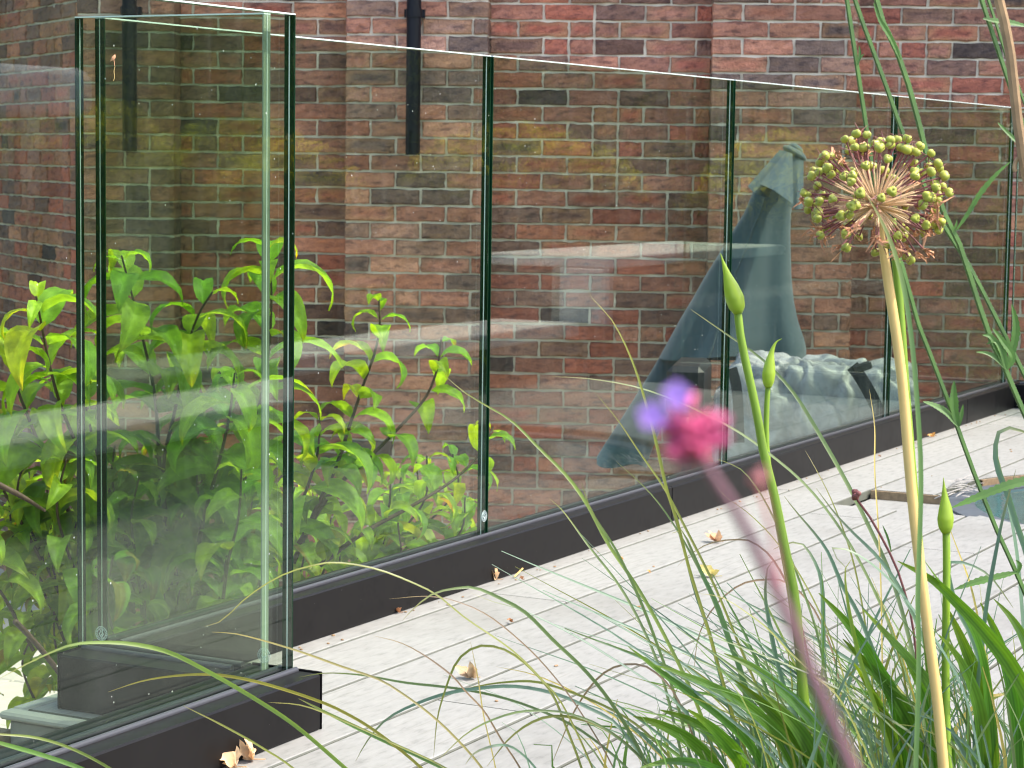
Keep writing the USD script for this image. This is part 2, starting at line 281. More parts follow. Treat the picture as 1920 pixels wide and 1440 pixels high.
# ------------------------------------------------------------------ deck
deck = structure('deck')
PX0, PITCH = -2.171, .1815
hole = trimesh.creation.cylinder(radius=.62, height=.5, sections=72); hole.apply_translation([-1.2, 6.1, 0])
def man(vf): return manifold3d.Manifold(manifold3d.Mesh(np.asarray(vf[0], np.float32), np.asarray(vf[1], np.uint32)))
cut = man((hole.vertices, hole.faces)) + man(box(-1.99, -1.60, 5.60, 5.917, -.2, .2))
from shapely.geometry import Polygon
def plank(x0, x1, y0, y1):
    c = .0035; t = .024
    pr = [(x0, -t), (x1, -t), (x1, -c), (x1 - c * .35, -c * .35), (x1 - c, 0), (x0 + c, 0), (x0 + c * .35, -c * .35), (x0, -c)]
    n = len(pr); V = np.array([(x, y, z) for y in (y0, y1) for x, z in pr]); F = []
    for i in range(n):
        a, b = i, (i + 1) % n; F += [(a, b, b + n), (a, b + n, a + n)]
    for i in range(1, n - 1): F += [(0, i + 1, i), (n, n + i, n + i + 1)]
    F = np.array(F)[:, ::-1]
    return V, F
for i in range(-1, 14):
    x0, x1 = PX0 + i * PITCH + .0029, PX0 + (i + 1) * PITCH - .0029
    if i == -1: x0 = -2.335
    ys = 2.80 if i < 1 else (.6 if x1 < -1.24 else 2.56)
    ye = 8.33
    breaks = [ys] + [b for b in (4.05 + (i * 1.37 % 3.1) + k * 3.6 for k in range(-1, 3)) if ys + .3 < b < ye - .3] + [ye]
    for a, b in zip(breaks[:-1], breaks[1:]):
        vf = plank(x0, x1, a + .0015, b - .0015)
        if x1 > -2.0 and b > 5.4 and a < 6.8:
            r = man(vf) - cut
            if r.is_empty(): continue
            for q in r.decompose():
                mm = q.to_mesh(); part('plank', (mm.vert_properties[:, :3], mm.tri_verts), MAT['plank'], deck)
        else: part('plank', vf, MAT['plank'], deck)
part('membrane', [box(-2.33, .4, 2.81, 5.30, -.08, -.05), box(-2.33, .4, 7.0, 8.32, -.08, -.05), box(-2.33, -2.02, 5.30, 7.0, -.08, -.05), box(-.5, .4, 5.30, 7.0, -.08, -.05), box(-1.98, -1.25, .6, 2.81, -.08, -.05)], MAT['membrane'], deck)
# nosing along the edges of the notch and the boards below it
part('edge_trim', box(-2.365, -2.02, 2.765, 2.797, -.013, -.0005, .004), MAT['trim'], deck)
part('edge_trim', box(-2.368, -2.338, 2.80, 8.33, -.013, -.0005, .004), MAT['trim'], deck)
part('edge_trim', box(-2.017, -1.992, .6, 2.80, -.013, -.0005, .004), MAT['trim'], deck)
for k in range(6):
    z1 = -.0145 - k * .2; part('fascia_board', box(-2.35, -2.03, 2.774, 2.79, z1 - .195, z1, .003), MAT['fascia'], deck)
    part('fascia_board', box(-2.352, -2.336, 2.80, 8.32, z1 - .195, z1, .003), MAT['fascia'], deck)
    part('fascia_board', box(-2.012, -1.996, .6, 2.79, z1 - .195, z1, .003), MAT['fascia'], deck)
part('corner_post', box(-2.385, -2.353, 2.752, 2.792, GZ, -.034, .003), MAT['cut_edge'], deck)
# cut edges round the sunken pool show the brown core of the boards
def arc_wall(r, a0, a1, z0, z1, t, c=(-1.2, 6.1), n=48):
    a = np.linspace(a0, a1, n); V = []
    for rr, z in ((r, z0), (r, z1), (r + t, z1), (r + t, z0)):
        V.append(np.stack([c[0] + rr * np.cos(a), c[1] + rr * np.sin(a), np.full(n, z)], 1))
    V = np.vstack(V); F = []
    for k in range(4):
        for i in range(n - 1):
            p, q = k * n + i, ((k + 1) % 4) * n + i; F += [(p, q, q + 1), (p, q + 1, p + 1)]
    return V, np.array(F)
part('cut_edge', arc_wall(.607, math.radians(20), math.radians(163), -.05, -.0015, .011), MAT['cut_edge'], deck)
part('cut_edge', box(-1.985, -1.783, 5.905, 5.915, -.05, -.0015), MAT['cut_edge'], deck)
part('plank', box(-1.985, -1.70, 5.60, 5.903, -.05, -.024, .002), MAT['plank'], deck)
pond = thing('pond', 'round sunken pool with dark rim and teal water let into the deck', 'pond', loc=(-1.2, 6.1, -.05))
part('liner', arc_wall(.53, 0, 2 * math.pi, -.05, -.018, .075, n=73), MAT['liner'], pond, smooth=30)
a = np.linspace(0, 2 * np.pi, 72, endpoint=False)
part('water', (np.vstack([np.stack([-1.2 + .532 * np.cos(a), 6.1 + .532 * np.sin(a), np.full(72, -.024)], 1), [[-1.2, 6.1, -.024]]]), np.array([(i, (i + 1) % 72, 72) for i in range(72)])), MAT['water'], pond)
part('floor', box(-1.8, -.6, 5.5, 6.7, -.09, -.055), MAT['liner'], pond)
fth = thing('feather', 'pale fluffy feather caught on the rim of the round pool', 'feather', loc=onz(1800, 925, 0))
fr = np.random.default_rng(3); vanes = []
for k in range(26):
    o = onz(1768 + fr.uniform(0, 45), 924 + fr.uniform(-12, 12), -.01) + np.array([0, 0, fr.uniform(0, .03)])
    d = Rt * fr.uniform(.3, 1) + np.array([0, 0, fr.uniform(-.1, .55)]) + Fw * fr.uniform(-.5, .5)
    vanes.append(ribbon(spline([o, o + d * .03, o + d * .055 + np.array([0, 0, -.006])], 5), [.001, .003, .003, .002, .0004], (0, -.4, .9)))
part('vane', vanes, MAT['feather'], fth); part('quill', tube(spline([onz(1752, 935, 0), onz(1775, 925, .015), onz(1805, 915, .02)], 8), .0016), MAT['feather'], fth)

# ------------------------------------------------------------------ balustrade
H, HC, T = 1.10, .0925, .0185
XA, XC, YB = -1.9107, -2.2647, 2.888
def channel(name, label, x0, x1, y0, y1, axis, gl0, gl1, front):
    """A slim box channel; gl0..gl1 is the slot that holds the glass across it; front is the side (+1/-1) that has the round gasket."""
    c = thing(name, label, 'base channel', 'black base channels of the glass balustrade', ((x0 + x1) / 2, (y0 + y1) / 2, 0))
    if axis == 'y':
        cutsy = [y0] + [v for v in (5.10, 7.62) if y0 + .3 < v < y1 - .3] + [y1]
        for ya, yb in zip(cutsy[:-1], cutsy[1:]):
            part('front_rail', box(gl1 + .001, x1, ya + .0006, yb - .0006, .0005, HC - .004, .003), MAT['channel'], c)
            part('rear_rail', box(x0, gl0 - .001, ya + .0006, yb - .0006, .0005, HC - .004, .003), MAT['channel'], c)
        part('channel_floor', box(gl0 - .0005, gl1 + .0005, y0 + .002, y1 - .002, .001, .02), MAT['channel'], c)
        for xx0, s in ((gl1 + .005, 1), (gl0 - .005, -1)):
            part('gasket', tube(np.array([[xx0, y0 + .004, HC - .003], [xx0, y1 - .004, HC - .003]]), .0055, 10), MAT['rubber'], c, smooth=40)
        part('end_cap', box(x0 - .0008, x1 + .0008, y1 - .0005, y1 + .0025, .0005, HC - .001, .001), MAT['channel'], c)
    else:
        part('front_rail', box(x0, x1, y0, gl0 - .001, .0005, HC - .004, .003), MAT['channel'], c)
        part('rear_rail', box(x0, x1, gl1 + .001, y1, .0005, HC - .004, .003), MAT['channel'], c)
        part('channel_floor', box(x0 + .002, x1 - .002, gl0 - .0005, gl1 + .0005, .001, .02), MAT['channel'], c)
        for yy in (gl0 - .005, gl1 + .005):
            part('gasket', tube(np.array([[x0 + .004, yy, HC - .003], [x1 - .004, yy, HC - .003]]), .0055, 10), MAT['rubber'], c, smooth=40)
        part('end_cap', box(x0 - .0025, x0 + .0005, y0 - .0008, y1 + .0008, .0005, HC - .001, .001), MAT['channel'], c)
    return c
channel('base_channel', 'nearest black base channel, cut square where the deck opens beside it', -1.990, -1.8615, .6, 2.928, 'y', XA - T, XA, 1)
channel('base_channel', 'short black base channel across the corner behind the nearest glass', -2.292, -1.993, 2.825, 2.936, 'x', YB, YB + T, 1)
channel('base_channel', 'long black base channel running up the deck to the brick wall', -2.318, -2.2235, 2.940, 8.36, 'y', XC - T, XC, 1)
channel('base_channel', 'far black base channel turning the corner by the brick wall', -2.221, -.95, 8.225, 8.33, 'x', 8.27, 8.27 + T, 1)

def panel(label, x0, x1, y0, y1, axis, dark=(True, False), group='glass balustrade panels'):
    """Laminated glass with polished edges: pane, top edge, two side edges, a thin interlayer line in each side edge."""
    g = thing('glass_panel', label, 'glass panel', group, ((x0 + x1) / 2, (y0 + y1) / 2, HC)); z0, z1, e = .022, H, .0025
    if axis == 'y':
        part('pane', box(x0, x1, y0 + e, y1 - e, z0, z1 - e), MAT['glass'], g)
        part('top_edge', box(x0, x1, y0, y1, z1 - e + .0002, z1), MAT['edge_top'], g)
        xm = (x0 + x1) / 2
        for k, (ya, yb, yl) in enumerate(((y0, y0 + e - .0002, y0 - .0006), (y1 - e + .0002, y1, y1 - e - .0006))):
            ed = part('side_edge', box(x0, x1, ya, yb, z0, z1 - e), MAT['edge_dark' if dark[k] else 'edge_light'], g)
            part('interlayer', box(xm - .0009, xm + .0009, yl, yl + .0016, z0, z1 - e - .001), MAT['interlayer'], ed)
    else:
        part('pane', box(x0 + e, x1 - e, y0, y1, z0, z1 - e), MAT['glass'], g)
        part('top_edge', box(x0, x1, y0, y1, z1 - e + .0002, z1), MAT['edge_top'], g)
        ym = (y0 + y1) / 2
        for k, (xa, xb, xl) in enumerate(((x0, x0 + e - .0002, x0 + e - .001), (x1 - e + .0002, x1, x1 - .001))):
            ed = part('side_edge', box(xa, xb, y0, y1, z0, z1 - e), MAT['edge_dark' if dark[k] else 'edge_light'], g)
            part('interlayer', box(xl, xl + .0016, ym - .0009, ym + .0009, z0, z1 - e - .001), MAT['interlayer'], ed)
    return g
pA = panel('nearest glass panel, its tall dark green end edge standing on the squared channel end', XA - T, XA, 1.55, 2.9229, 'y', (True, True))
pB = panel('narrow glass panel set across the corner behind the nearest panel', -2.303, XA - T - .016, YB, YB + T, 'x', (True, False))
JY = [2.914, 4.2108, 5.5446, 6.8896, 8.25]
names = ['glass panel in front of the leafy shrub, left of the first joint', 'glass panel in front of the top of the folded parasol’s left hem', 'glass panel in front of the silver covered box', 'glass panel behind the seed head, at the far end of the long run']
names = ['glass panel with the leafy shrub right behind it', 'glass panel between shrub and silver cover with the parasol hem behind it', 'glass panel with the silver covered box behind its lower half', 'glass panel behind the straw seed stem, last before the far corner']
for k in range(4):
    panel(names[k], XC - T, XC, JY[k] + (.005 if k else 0), JY[k + 1] - .005, 'y', (True, True))
panel('far glass panel beyond the corner, at the right edge of the photo', XC + .006, -.95, 8.27, 8.27 + T, 'x')
# round etched stamps in the corners of the glass
def stamp(c, ux, name_label, host):
    c = np.array(c); ux = np.array(ux); uz = np.array([0, 0, 1.]); ms = []
    def ring(r, w):
        a = np.linspace(0, 2 * np.pi, 41); P = np.array([c + r * (math.cos(t) * ux + math.sin(t) * uz) for t in a]); return tube(P, w, 4, False)
    ms += [ring(.0115, .0004), ring(.0078, .00035)]
    for k in range(22):
        t = k / 22 * 2 * math.pi; ms.append(tube(np.array([c + .0087 * (math.cos(t) * ux + math.sin(t) * uz), c + .0104 * (math.cos(t + .1) * ux + math.sin(t + .1) * uz)]), .0004, 4))
    for s in (-1, 1):
        ms.append(tube(spline([c - .0062 * uz, c + s * .004 * ux - .001 * uz, c + s * .0015 * ux + .003 * uz, c + s * .003 * ux + .0062 * uz], 10), .0006, 4))
        ms.append(tube(spline([c + s * .005 * ux, c + s * .002 * ux - .003 * uz, c - s * .001 * ux - .001 * uz], 8), .0005, 4))
    part('etched_stamp', ms, MAT['etch'], host)
def onx(x, y, X):
    r = Fw + Rt * (x - 960) / FOC - Up * (y - 720) / FOC; return Cam + r * X / r[0]
def ony(x, y, Y):
    r = Fw + Rt * (x - 960) / FOC - Up * (y - 720) / FOC; return Cam + r * Y / r[1]
stamp(ony(190, 1188, YB - .0006), (1, 0, 0), '', pB); stamp(ony(495, 1229, YB - .0006), (1, 0, 0), '', pB)
stamp(onx(908, 968, XC + .0006), (0, 1, 0), '', stage.GetPrimAtPath('/World/glass_panel_002'))
o = onx(213, 108, XA + .001)
bug = thing('dry_seed', 'small orange dried seed husk stuck to the nearest glass near its top', 'seed husk', loc=o)
part('husk', [tube(spline([o + Up * .004 + Rt * .002, o, o - Up * .005 - Rt * .0045], 7), [.0004, .0016, .0022, .0024, .0018, .001, .0003], 6), tube(spline([o, o - Up * .011 + Rt * .0015], 4), .0005, 4)], MAT['withered'], bug)
part('thread', tube(spline([o - Up * .012 + Rt * .002, o - Up * .018 + Rt * .0005, o - Up * .026 + Rt * .0012, o - Up * .031], 9), .00045, 4), MAT['stem_straw'], bug)

# ------------------------------------------------------------------ brick building
WA = math.radians(24.2); wu = np.array([math.cos(WA), math.sin(WA), 0]); wn = np.array([wu[1], -wu[0], 0])     # along the wall, out of the wall
W0 = at(1100, 210, 10.12); W0[2] = 0
def wall_u(x, y=210, off=0.):
    r = Fw + Rt * (x - 960) / FOC - Up * (y - 720) / FOC
    t = ((W0 + wn * off - Cam) @ wn) / (r @ wn); return (Cam + r * t - W0) @ wu
def wall_z(x, y, off=0.):
    r = Fw + Rt * (x - 960) / FOC - Up * (y - 720) / FOC
    t = ((W0 + wn * off - Cam) @ wn) / (r @ wn); return (Cam + r * t)[2]
house = thing('brick_house', 'low red brick building with shallow brick piers behind the glass balustrade', 'building', loc=W0 + np.array([0, 0, GZ]))
TONES = [(.42, .125, .070), (.46, .165, .085), (.37, .115, .068), (.46, .20, .10), (.33, .14, .09), (.20, .105, .075), (.11, .078, .064), (.42, .18, .11), (.36, .145, .09), (.24, .13, .092)]
PIER = [(.42, .18, .11), (.46, .20, .12), (.25, .15, .105), (.40, .16, .09), (.20, .13, .098), (.45, .23, .15), (.32, .18, .12), (.17, .115, .09), (.48, .23, .13), (.42, .19, .11)]
TW = np.array([5, 3.5, 5, 2, 3.5, 3, 1.6, 2.5, 2.8, 2.4]); TW = TW / TW.sum()
br = np.random.default_rng(21)
def brick(u0, u1, z0, z1, off, dep, U, N_, O, fine=True):
    """A brick with a worn, slightly uneven face and soft arrises; its face stands off in front of the wall plane."""
    nx, nz = (6, 4) if fine else (3, 2); c = .004
    u = np.linspace(u0 + c, u1 - c, nx); z = np.linspace(z0 + c, z1 - c, nz)
    uu, zz = np.meshgrid(u, z, indexing='ij'); z = z + br.normal(0, .0012); uu, zz = np.meshgrid(u, z, indexing='ij'); uu = uu + br.normal(0, .0018, uu.shape); zz = zz + br.normal(0, .0016, zz.shape)
    oo = off + br.normal(0, .0024, uu.shape) + br.normal(0, .002)
    V = [np.stack([uu, oo, zz], -1).reshape(-1, 3)]; F = [grid_faces(nx, nz)]
    per = [(i, 0) for i in range(nx)] + [(nx - 1, j) for j in range(1, nz)] + [(i, nz - 1) for i in range(nx - 2, -1, -1)] + [(0, j) for j in range(nz - 2, 0, -1)]
    inner = [i * nz + j for i, j in per]; n = len(per); P = V[0][inner]
    mid = P.copy(); ctr = np.array([(u0 + u1) / 2, 0, (z0 + z1) / 2])
    mid[:, 0] = np.where(P[:, 0] < u0 + 3 * c, u0, np.where(P[:, 0] > u1 - 3 * c, u1, P[:, 0])); mid[:, 2] = np.where(P[:, 2] < z0 + 3 * c, z0, np.where(P[:, 2] > z1 - 3 * c, z1, P[:, 2]))
    mid[:, 1] = off - .006; mid += br.normal(0, .0016, mid.shape); back = mid.copy(); back[:, 1] = off - dep
    b = nx * nz; V += [mid, back]; f = []
    for i in range(n):
        j = (i + 1) % n; f += [(inner[i], b + i, b + j), (inner[i], b + j, inner[j]), (b + i, b + n + i, b + n + j), (b + i, b + n + j, b + j)]
    V = np.vstack(V); F = np.vstack(F + [np.array(f)])
    rim = np.ones(len(V), bool); rim[[i * nz + j for i in range(1, nx - 1) for j in range(1, nz - 1)]] = False
    return (O + V[:, :1] * U + V[:, 1:2] * N_ + np.array([0, 0, 1.]) * V[:, 2:], F[:, ::-1]), rim
bricks = []            # (mesh, tone, size in the picture)
zb = wall_z(1000, 38.5)                        # a bed joint as the photograph shows it
ub = wall_u(1067, 54)                          # a perpend in the course below that joint
zk = [zb + .075 * k for k in range(-60, 20) if GZ - .08 < zb + .075 * k < 2.1]
def lay(u0, u1, off, dep, U=wu, N_=wn, O=W0, phase=0., ref=None, tones=None):
    for k, z in enumerate(zk):
        row = round((z - zb) / .075)
        e = (ub if ref is None else ref) + phase + (.1125 if row % 2 == 0 else 0.)
        cuts = [u0] + [c for c in np.arange(e - .225 * 60, e + .225 * 60, .225) if u0 + .035 < c < u1 - .035] + [u1]
        for a, b in zip(cuts[:-1], cuts[1:]):
            a_, b_ = a + (.005 if a > u0 else 0), b - (.005 if b < u1 else 0)
            if b - a > .19 and br.random() < .10: parts_ = ((a_, (a + b) / 2 - .005), ((a + b) / 2 + .005, b_))
            else: parts_ = ((a_, b_),)
            for p, q in parts_:
                c = O + U * (p + q) / 2 + N_ * off + np.array([0, 0, z + .0375]); X, Y = px(c)
                seen = -60 < X < 1980 and -40 < Y < 1060
                m = brick(p, q, z + .005, z + .070, off, dep, U, N_, O, seen)
                t = np.array([1.16, 1.08, 1.02]) * (np.array(TONES[br.choice(len(TONES), p=TW)]) if tones is None else np.array(tones[br.integers(len(tones))])) * br.uniform(.78, 1.2)
                m, rim = m; t = (t * .86 + t.mean() * .14) * 1.08; t = np.tile(t, (len(m[0]), 1)); fr_ = br.random()
                if fr_ < .38: t[rim] = t[rim] * .35 + .65 * np.array([(.46, .25, .13), (.40, .22, .13), (.34, .20, .14)][br.integers(3)])
                bricks.append((m, t, (q - p) * seen / (1 + max(0, Y - 250) / 400)))
p1a, p1b, p2a, p2b, p0b = (wall_u(x) for x in (655, 918, 1331, 1601, 338)); p0a = wall_u(158)
uR = wall_u(1920) + 1.1; PO = .13
lay(p0b, p1a, 0, .06); lay(p1b, p2a, 0, .06); lay(p2b, uR, 0, .06)
for a, b, r in ((p0a, p0b, p0b), (p1a, p1b, p1a + .112), (p2a, p2b, p2a + .02)): lay(a, b, PO, .17, ref=r, tones=PIER)
# the wall turns back at the left pier
FA = WA - math.radians(58); fu = np.array([math.cos(FA), math.sin(FA), 0]); fn = np.array([fu[1], -fu[0], 0]); FO = W0 + wu * p0a + wn * 0
lay(-2.6, -.012, 0, .06, fu, fn, FO, ref=0.)
order = sorted(range(len(bricks)), key=lambda i: -bricks[i][2]); single = set(order[:300])
wallp = part('mortar', [cat([ (lambda v, f: (W0 + v[:, :1] * wu + v[:, 1:2] * wn + v[:, 2:] * np.array([0, 0, 1.]), f))(*box(a, b, o - .3, o - .011, GZ - .1, 2.105)) for a, b, o in ((p0b - .3, uR, 0.), (p0a + .004, p0b - .004, PO), (p1a + .004, p1b - .004, PO), (p2a + .004, p2b - .004, PO))]),
    (lambda v, f: (FO + v[:, :1] * fu + v[:, 1:2] * fn + v[:, 2:] * np.array([0, 0, 1.]), f))(*box(-2.6, .0, -.2, -.011, GZ - .1, 2.105))], MAT['mortar'], house)
for i in sorted(single): part('brick', bricks[i][0], MAT['brick'], house, tone=bricks[i][1])
rest = [i for i in range(len(bricks)) if i not in single]
part('bricks', cat([bricks[i][0] for i in rest]), MAT['brick'], house, kind='stuff', tone=np.vstack([bricks[i][1] for i in rest]))
def wbox(u0, u1, n0, n1, z0, z1, ch=0.):
    v, f = box(u0, u1, n0, n1, z0, z1, ch); return W0 + v[:, :1] * wu + v[:, 1:2] * wn + v[:, 2:] * np.array([0, 0, 1.]), f
part('soffit', wbox(p0b - 1.2, uR + .2, -.3, .16, 2.108, 2.13), MAT['dark_timber'], house)
part('fascia', wbox(p0b - 1.2, uR + .2, .162, .18, 2.105, 2.28), MAT['dark_timber'], house)
part('gutter', tube(np.array([W0 + wu * (p0b - 1.2) + wn * .24 + [0, 0, 2.22], W0 + wu * (uR + .2) + wn * .24 + [0, 0, 2.22]]), .055, 12), MAT['black_pipe'], house, smooth=40)
rv = np.array([W0 + wu * a + wn * b + np.array([0, 0, c]) for a in (p0b - 1.3, uR + .3) for b, c in ((.26, 2.29), (-3.2, 4.4), (-3.2, 4.5), (.26, 2.38))])
part('roof', (rv, np.array([(0, 1, 5), (0, 5, 4), (1, 2, 6), (1, 6, 5), (2, 3, 7), (2, 7, 6), (3, 0, 4), (3, 4, 7), (0, 2, 1), (0, 3, 2), (4, 5, 6), (4, 6, 7)])), MAT['roof'], house)
for x, yb, lab in ((775, 268, 'black pipe hanging down the middle brick pier, cut off short'), (243, 250, 'black pipe on the left brick pier, seen through the nearest glass')):
    o = PO + .055; u = wall_u(x, 150, o); z0 = wall_z(x, yb, o); t_ = thing('downpipe', lab, 'downpipe', loc=W0 + wu * u + wn * o + np.array([0, 0, z0]))
    P = [W0 + wu * u + wn * o + np.array([0, 0, z]) for z in (z0, z0 + .010, z0 + .028, z0 + .055, .9, 1.2, 2.1)]
    part('pipe', tube(np.array(P), [.012, .024, .030, .0325, .0325, .0325, .0325], 14), MAT['black_pipe'], t_, smooth=50)
    part('bracket', [wbox(u - .045, u + .045, PO + .001, o - .02, 1.50, 1.535), tube(np.array([P[0] * 0 + W0 + wu * u + wn * o + np.array([0, 0, z]) for z in (1.50, 1.535)]), .037, 14)], MAT['black_pipe'], t_)

# ------------------------------------------------------------------ folded parasol
DP = 8.75; par = thing('parasol', 'folded slate blue garden parasol leaning by the brick wall', 'parasol', loc=at(1400, 700, DP))
def loft(rows, n=56, folds=7, amp=.16, seed=0, depth=.62, dd=0.):
    """Cloth hung between a left and a right outline (pixels of the photo at the parasol's depth), bulging and folded in depth."""
    V = []
    for k, (y, l, r) in enumerate(rows):
        c, w = (l + r) / 2, (r - l) / 2; a = np.linspace(0, 2 * np.pi, n, endpoint=False); t = k / (len(rows) - 1)
        f = 1 - amp * (.25 + .75 * t) * (.5 + .5 * np.cos(folds * a + .8 * math.sin(2.2 * t) + seed)) * (1 - np.abs(np.cos(a)) ** 3)
        for q, ff in zip(a, f):
            V.append(at(c + w * math.cos(q), y + 4 * math.sin(3 * q + seed) * t, DP + dd - depth * ff * math.sin(q) * (w / FOC * DP) * 1.15))
    F = []
    for k in range(len(rows) - 1):
        for j in range(n):
            a0, a1 = k * n + j, k * n + (j + 1) % n; F += [(a0, a1, a1 + n), (a0, a1 + n, a0 + n)]
    return np.array(V), np.array(F)
part('canopy', loft([(308, 1446, 1500), (330, 1428, 1497), (360, 1412, 1490), (400, 1395, 1483), (440, 1370, 1482), (480, 1346, 1483), (520, 1321, 1484), (560, 1299, 1488), (600, 1275, 1496), (635, 1256, 1508), (655, 1245, 1512), (672, 1236, 1511)], folds=5, amp=.5, seed=.4), MAT['canvas'], par, smooth=True)
part('canopy_panel', loft([(560, 1299, 1390), (600, 1276, 1372), (640, 1254, 1345), (680, 1231, 1312), (720, 1207, 1288), (760, 1182, 1262), (800, 1157, 1240), (835, 1134, 1225), (860, 1119, 1215), (874, 1119, 1213)], folds=3, amp=.45, seed=1.3, depth=.7, dd=.03), MAT['canvas'], par, smooth=True)
# the short upper tier hangs in three separate flaps
def flap(top, bottom, bulge, dd):
    n, m = 9, 7; V = []
    for i in range(n):
        t = i / (n - 1)
        for j in range(m):
            s = j / (m - 1); T_, B_ = np.array(top), np.array(bottom)
            tp = T_[0] + (T_[1] - T_[0]) * s; bt = np.array([np.interp(s, np.linspace(0, 1, len(B_)), B_[:, k]) for k in (0, 1)])
            p = tp + (bt - tp) * (t ** .9); fold = bulge * math.sin(math.pi * s) * (.3 + .7 * t) + .012 * t * math.cos(9 * s)
            V.append(at(p[0], p[1], DP - .10 - dd - fold - .10 * t))
    V = np.array(V); Fc = grid_faces(n, m); W = V + Fw * .004; k = len(V)
    return np.vstack([V, W]), np.vstack([Fc, Fc[:, ::-1] + k])
part('valance', flap([(1462, 281), (1482, 286)], [(1402, 349), (1414, 362), (1440, 372)], .03, .0), MAT['canvas'], par, smooth=True)
part('valance', flap([(1474, 284), (1486, 288)], [(1425, 345), (1452, 357), (1487, 383)], .06, .04), MAT['canvas'], par, smooth=True)
part('valance', flap([(1482, 286), (1507, 302)], [(1478, 386), (1492, 393), (1506, 391)], .03, -.01), MAT['canvas'], par, smooth=True)
part('finial', [place(sphere((0, 0, 0), .052, 2, (1, 1, .38)), look(Rt * .85 - Up * .5, 0), at(1490, 287, DP - .06)), place(sphere((0, 0, 0), .03, 2, (1, 1, .6)), look(Rt * .85 - Up * .5, 0), at(1492, 279, DP - .06))], MAT['canvas'], par, smooth=True)
pb = at(1215, 905, DP); pb[2] = GZ
def seams(rows, kw, qs):
    V, _ = loft(rows, **kw); V = V.reshape(len(rows), -1, 3); out = []
    for q in qs:
        j = int(round(q / (2 * math.pi) * V.shape[1])); out.append(tube(spline(V[:, j] - Fw * .002, 30), .0045, 5))
    return out
part('seam', seams([(308, 1446, 1500), (330, 1428, 1497), (360, 1412, 1490), (400, 1395, 1483), (440, 1370, 1482), (480, 1346, 1483), (520, 1321, 1484), (560, 1299, 1488), (600, 1275, 1496), (635, 1256, 1508), (655, 1245, 1512), (672, 1236, 1511)], dict(folds=5, amp=.5, seed=.4), (1.95,)), MAT['canvas'], par, smooth=True)
part('pole', tube(np.array([at(1484, 300, DP), at(1330, 640, DP), pb + [0, 0, .03]]), .019, 12), MAT['strap'], par, smooth=40)
part('base', [tube(np.array([pb + [0, 0, .002], pb + [0, 0, .07]]), [.27, .25], 28), tube(np.array([pb + [0, 0, .07], pb + [0, 0, .3]]), .03, 14)], MAT['plastic'], par, smooth=40)

# ------------------------------------------------------------------ covered box
DB = 8.05; cov = thing('covered_barbecue', 'waist high barbecue under a crumpled silver grey cover with a black strap', 'barbecue', loc=at(1540, 800, DB))
c0 = at(1530, 760, DB); bx = Rt * np.array([1, 1, 0]); bx /= np.linalg.norm(bx); by = np.array([-bx[1], bx[0], 0])
bx, by = bx * math.cos(.16) - by * math.sin(.16), by * math.cos(.16) + bx * math.sin(.16)
hw, hd = .375, .26; zt = at(1540, 679, DB)[2]
b = trimesh.creation.box([2, 2, 2])
for _ in range(6): b = b.subdivide() if len(b.faces) < 40000 else b
V = np.array(b.vertices); r = (np.abs(V) ** 13).sum(1, keepdims=True) ** (1 / 13.); V = V / r
cr = np.random.default_rng(14); dent = np.zeros((len(V), 1)); base_n = meshkit.fbm(V * 1.5 + 5, 2, 2)[:, None] - .5
for k in range(7):                                  # long straight creases in different directions, sharp along their line
    Qr = np.linalg.qr(cr.normal(0, 1, (3, 3)))[0]; cN = (V @ Qr) * np.array([.55, 2.6, 2.2]); nn = meshkit.noise(cN + 20 + .35 * base_n, 30 + k)[:, None] - .5
    dent += .052 * np.clip(1 - np.abs(nn) / .10, 0, 1) ** 1.5 - .022 * np.clip(1 - np.abs(nn - .13) / .10, 0, 1)
V = V * np.hstack([1 + .10 * base_n - dent, 1 + .10 * base_n - dent, 1 - .45 * dent])
hh = (zt - GZ) / 2; V[:, 2] = np.where(V[:, 2] > 0, V[:, 2], V[:, 2])
flare = 1 + .10 * np.clip(-V[:, 2], -1, 1)[:, None]
Wv = (c0 * [1, 1, 0]) + V[:, :1] * flare * hw * bx + V[:, 1:2] * flare * hd * by + np.array([0, 0, 1.]) * (GZ + .01 + (V[:, 2:] + 1) * hh)
part('cover', (Wv, b.faces), MAT['cover'], cov, smooth=True)
ff = .02
def face_pt(x, y): return at(x, y, DB - hd - ff - .035)
part('strap', ribbon(spline([face_pt(1598, 686), face_pt(1612, 705), face_pt(1640, 755), face_pt(1656, 800), face_pt(1664, 860), face_pt(1668, 940)], 16), .022, -Fw, 0.), MAT['strap'], cov, smooth=True)
part('strap', ribbon(spline([face_pt(1372, 690), face_pt(1380, 720), face_pt(1384, 760), face_pt(1386, 830)], 10), .018, -Fw, 0.), MAT['strap'], cov, smooth=True)
part('buckle', [place(box(-.03, .03, -.012, .012, -.014, .014, .005), look(Rt + Up * .35), face_pt(1618, 688))], MAT['plastic'], cov)
part('side_shelf', (lambda v, f: ((c0 * [1, 1, 0]) + v[:, :1] * bx + v[:, 1:2] * by + v[:, 2:] * np.array([0, 0, 1.]), f))(*box(-hw - .14, -hw - .01, -.2, .2, zt - .19, zt - .01, .02)), MAT['plastic'], cov)

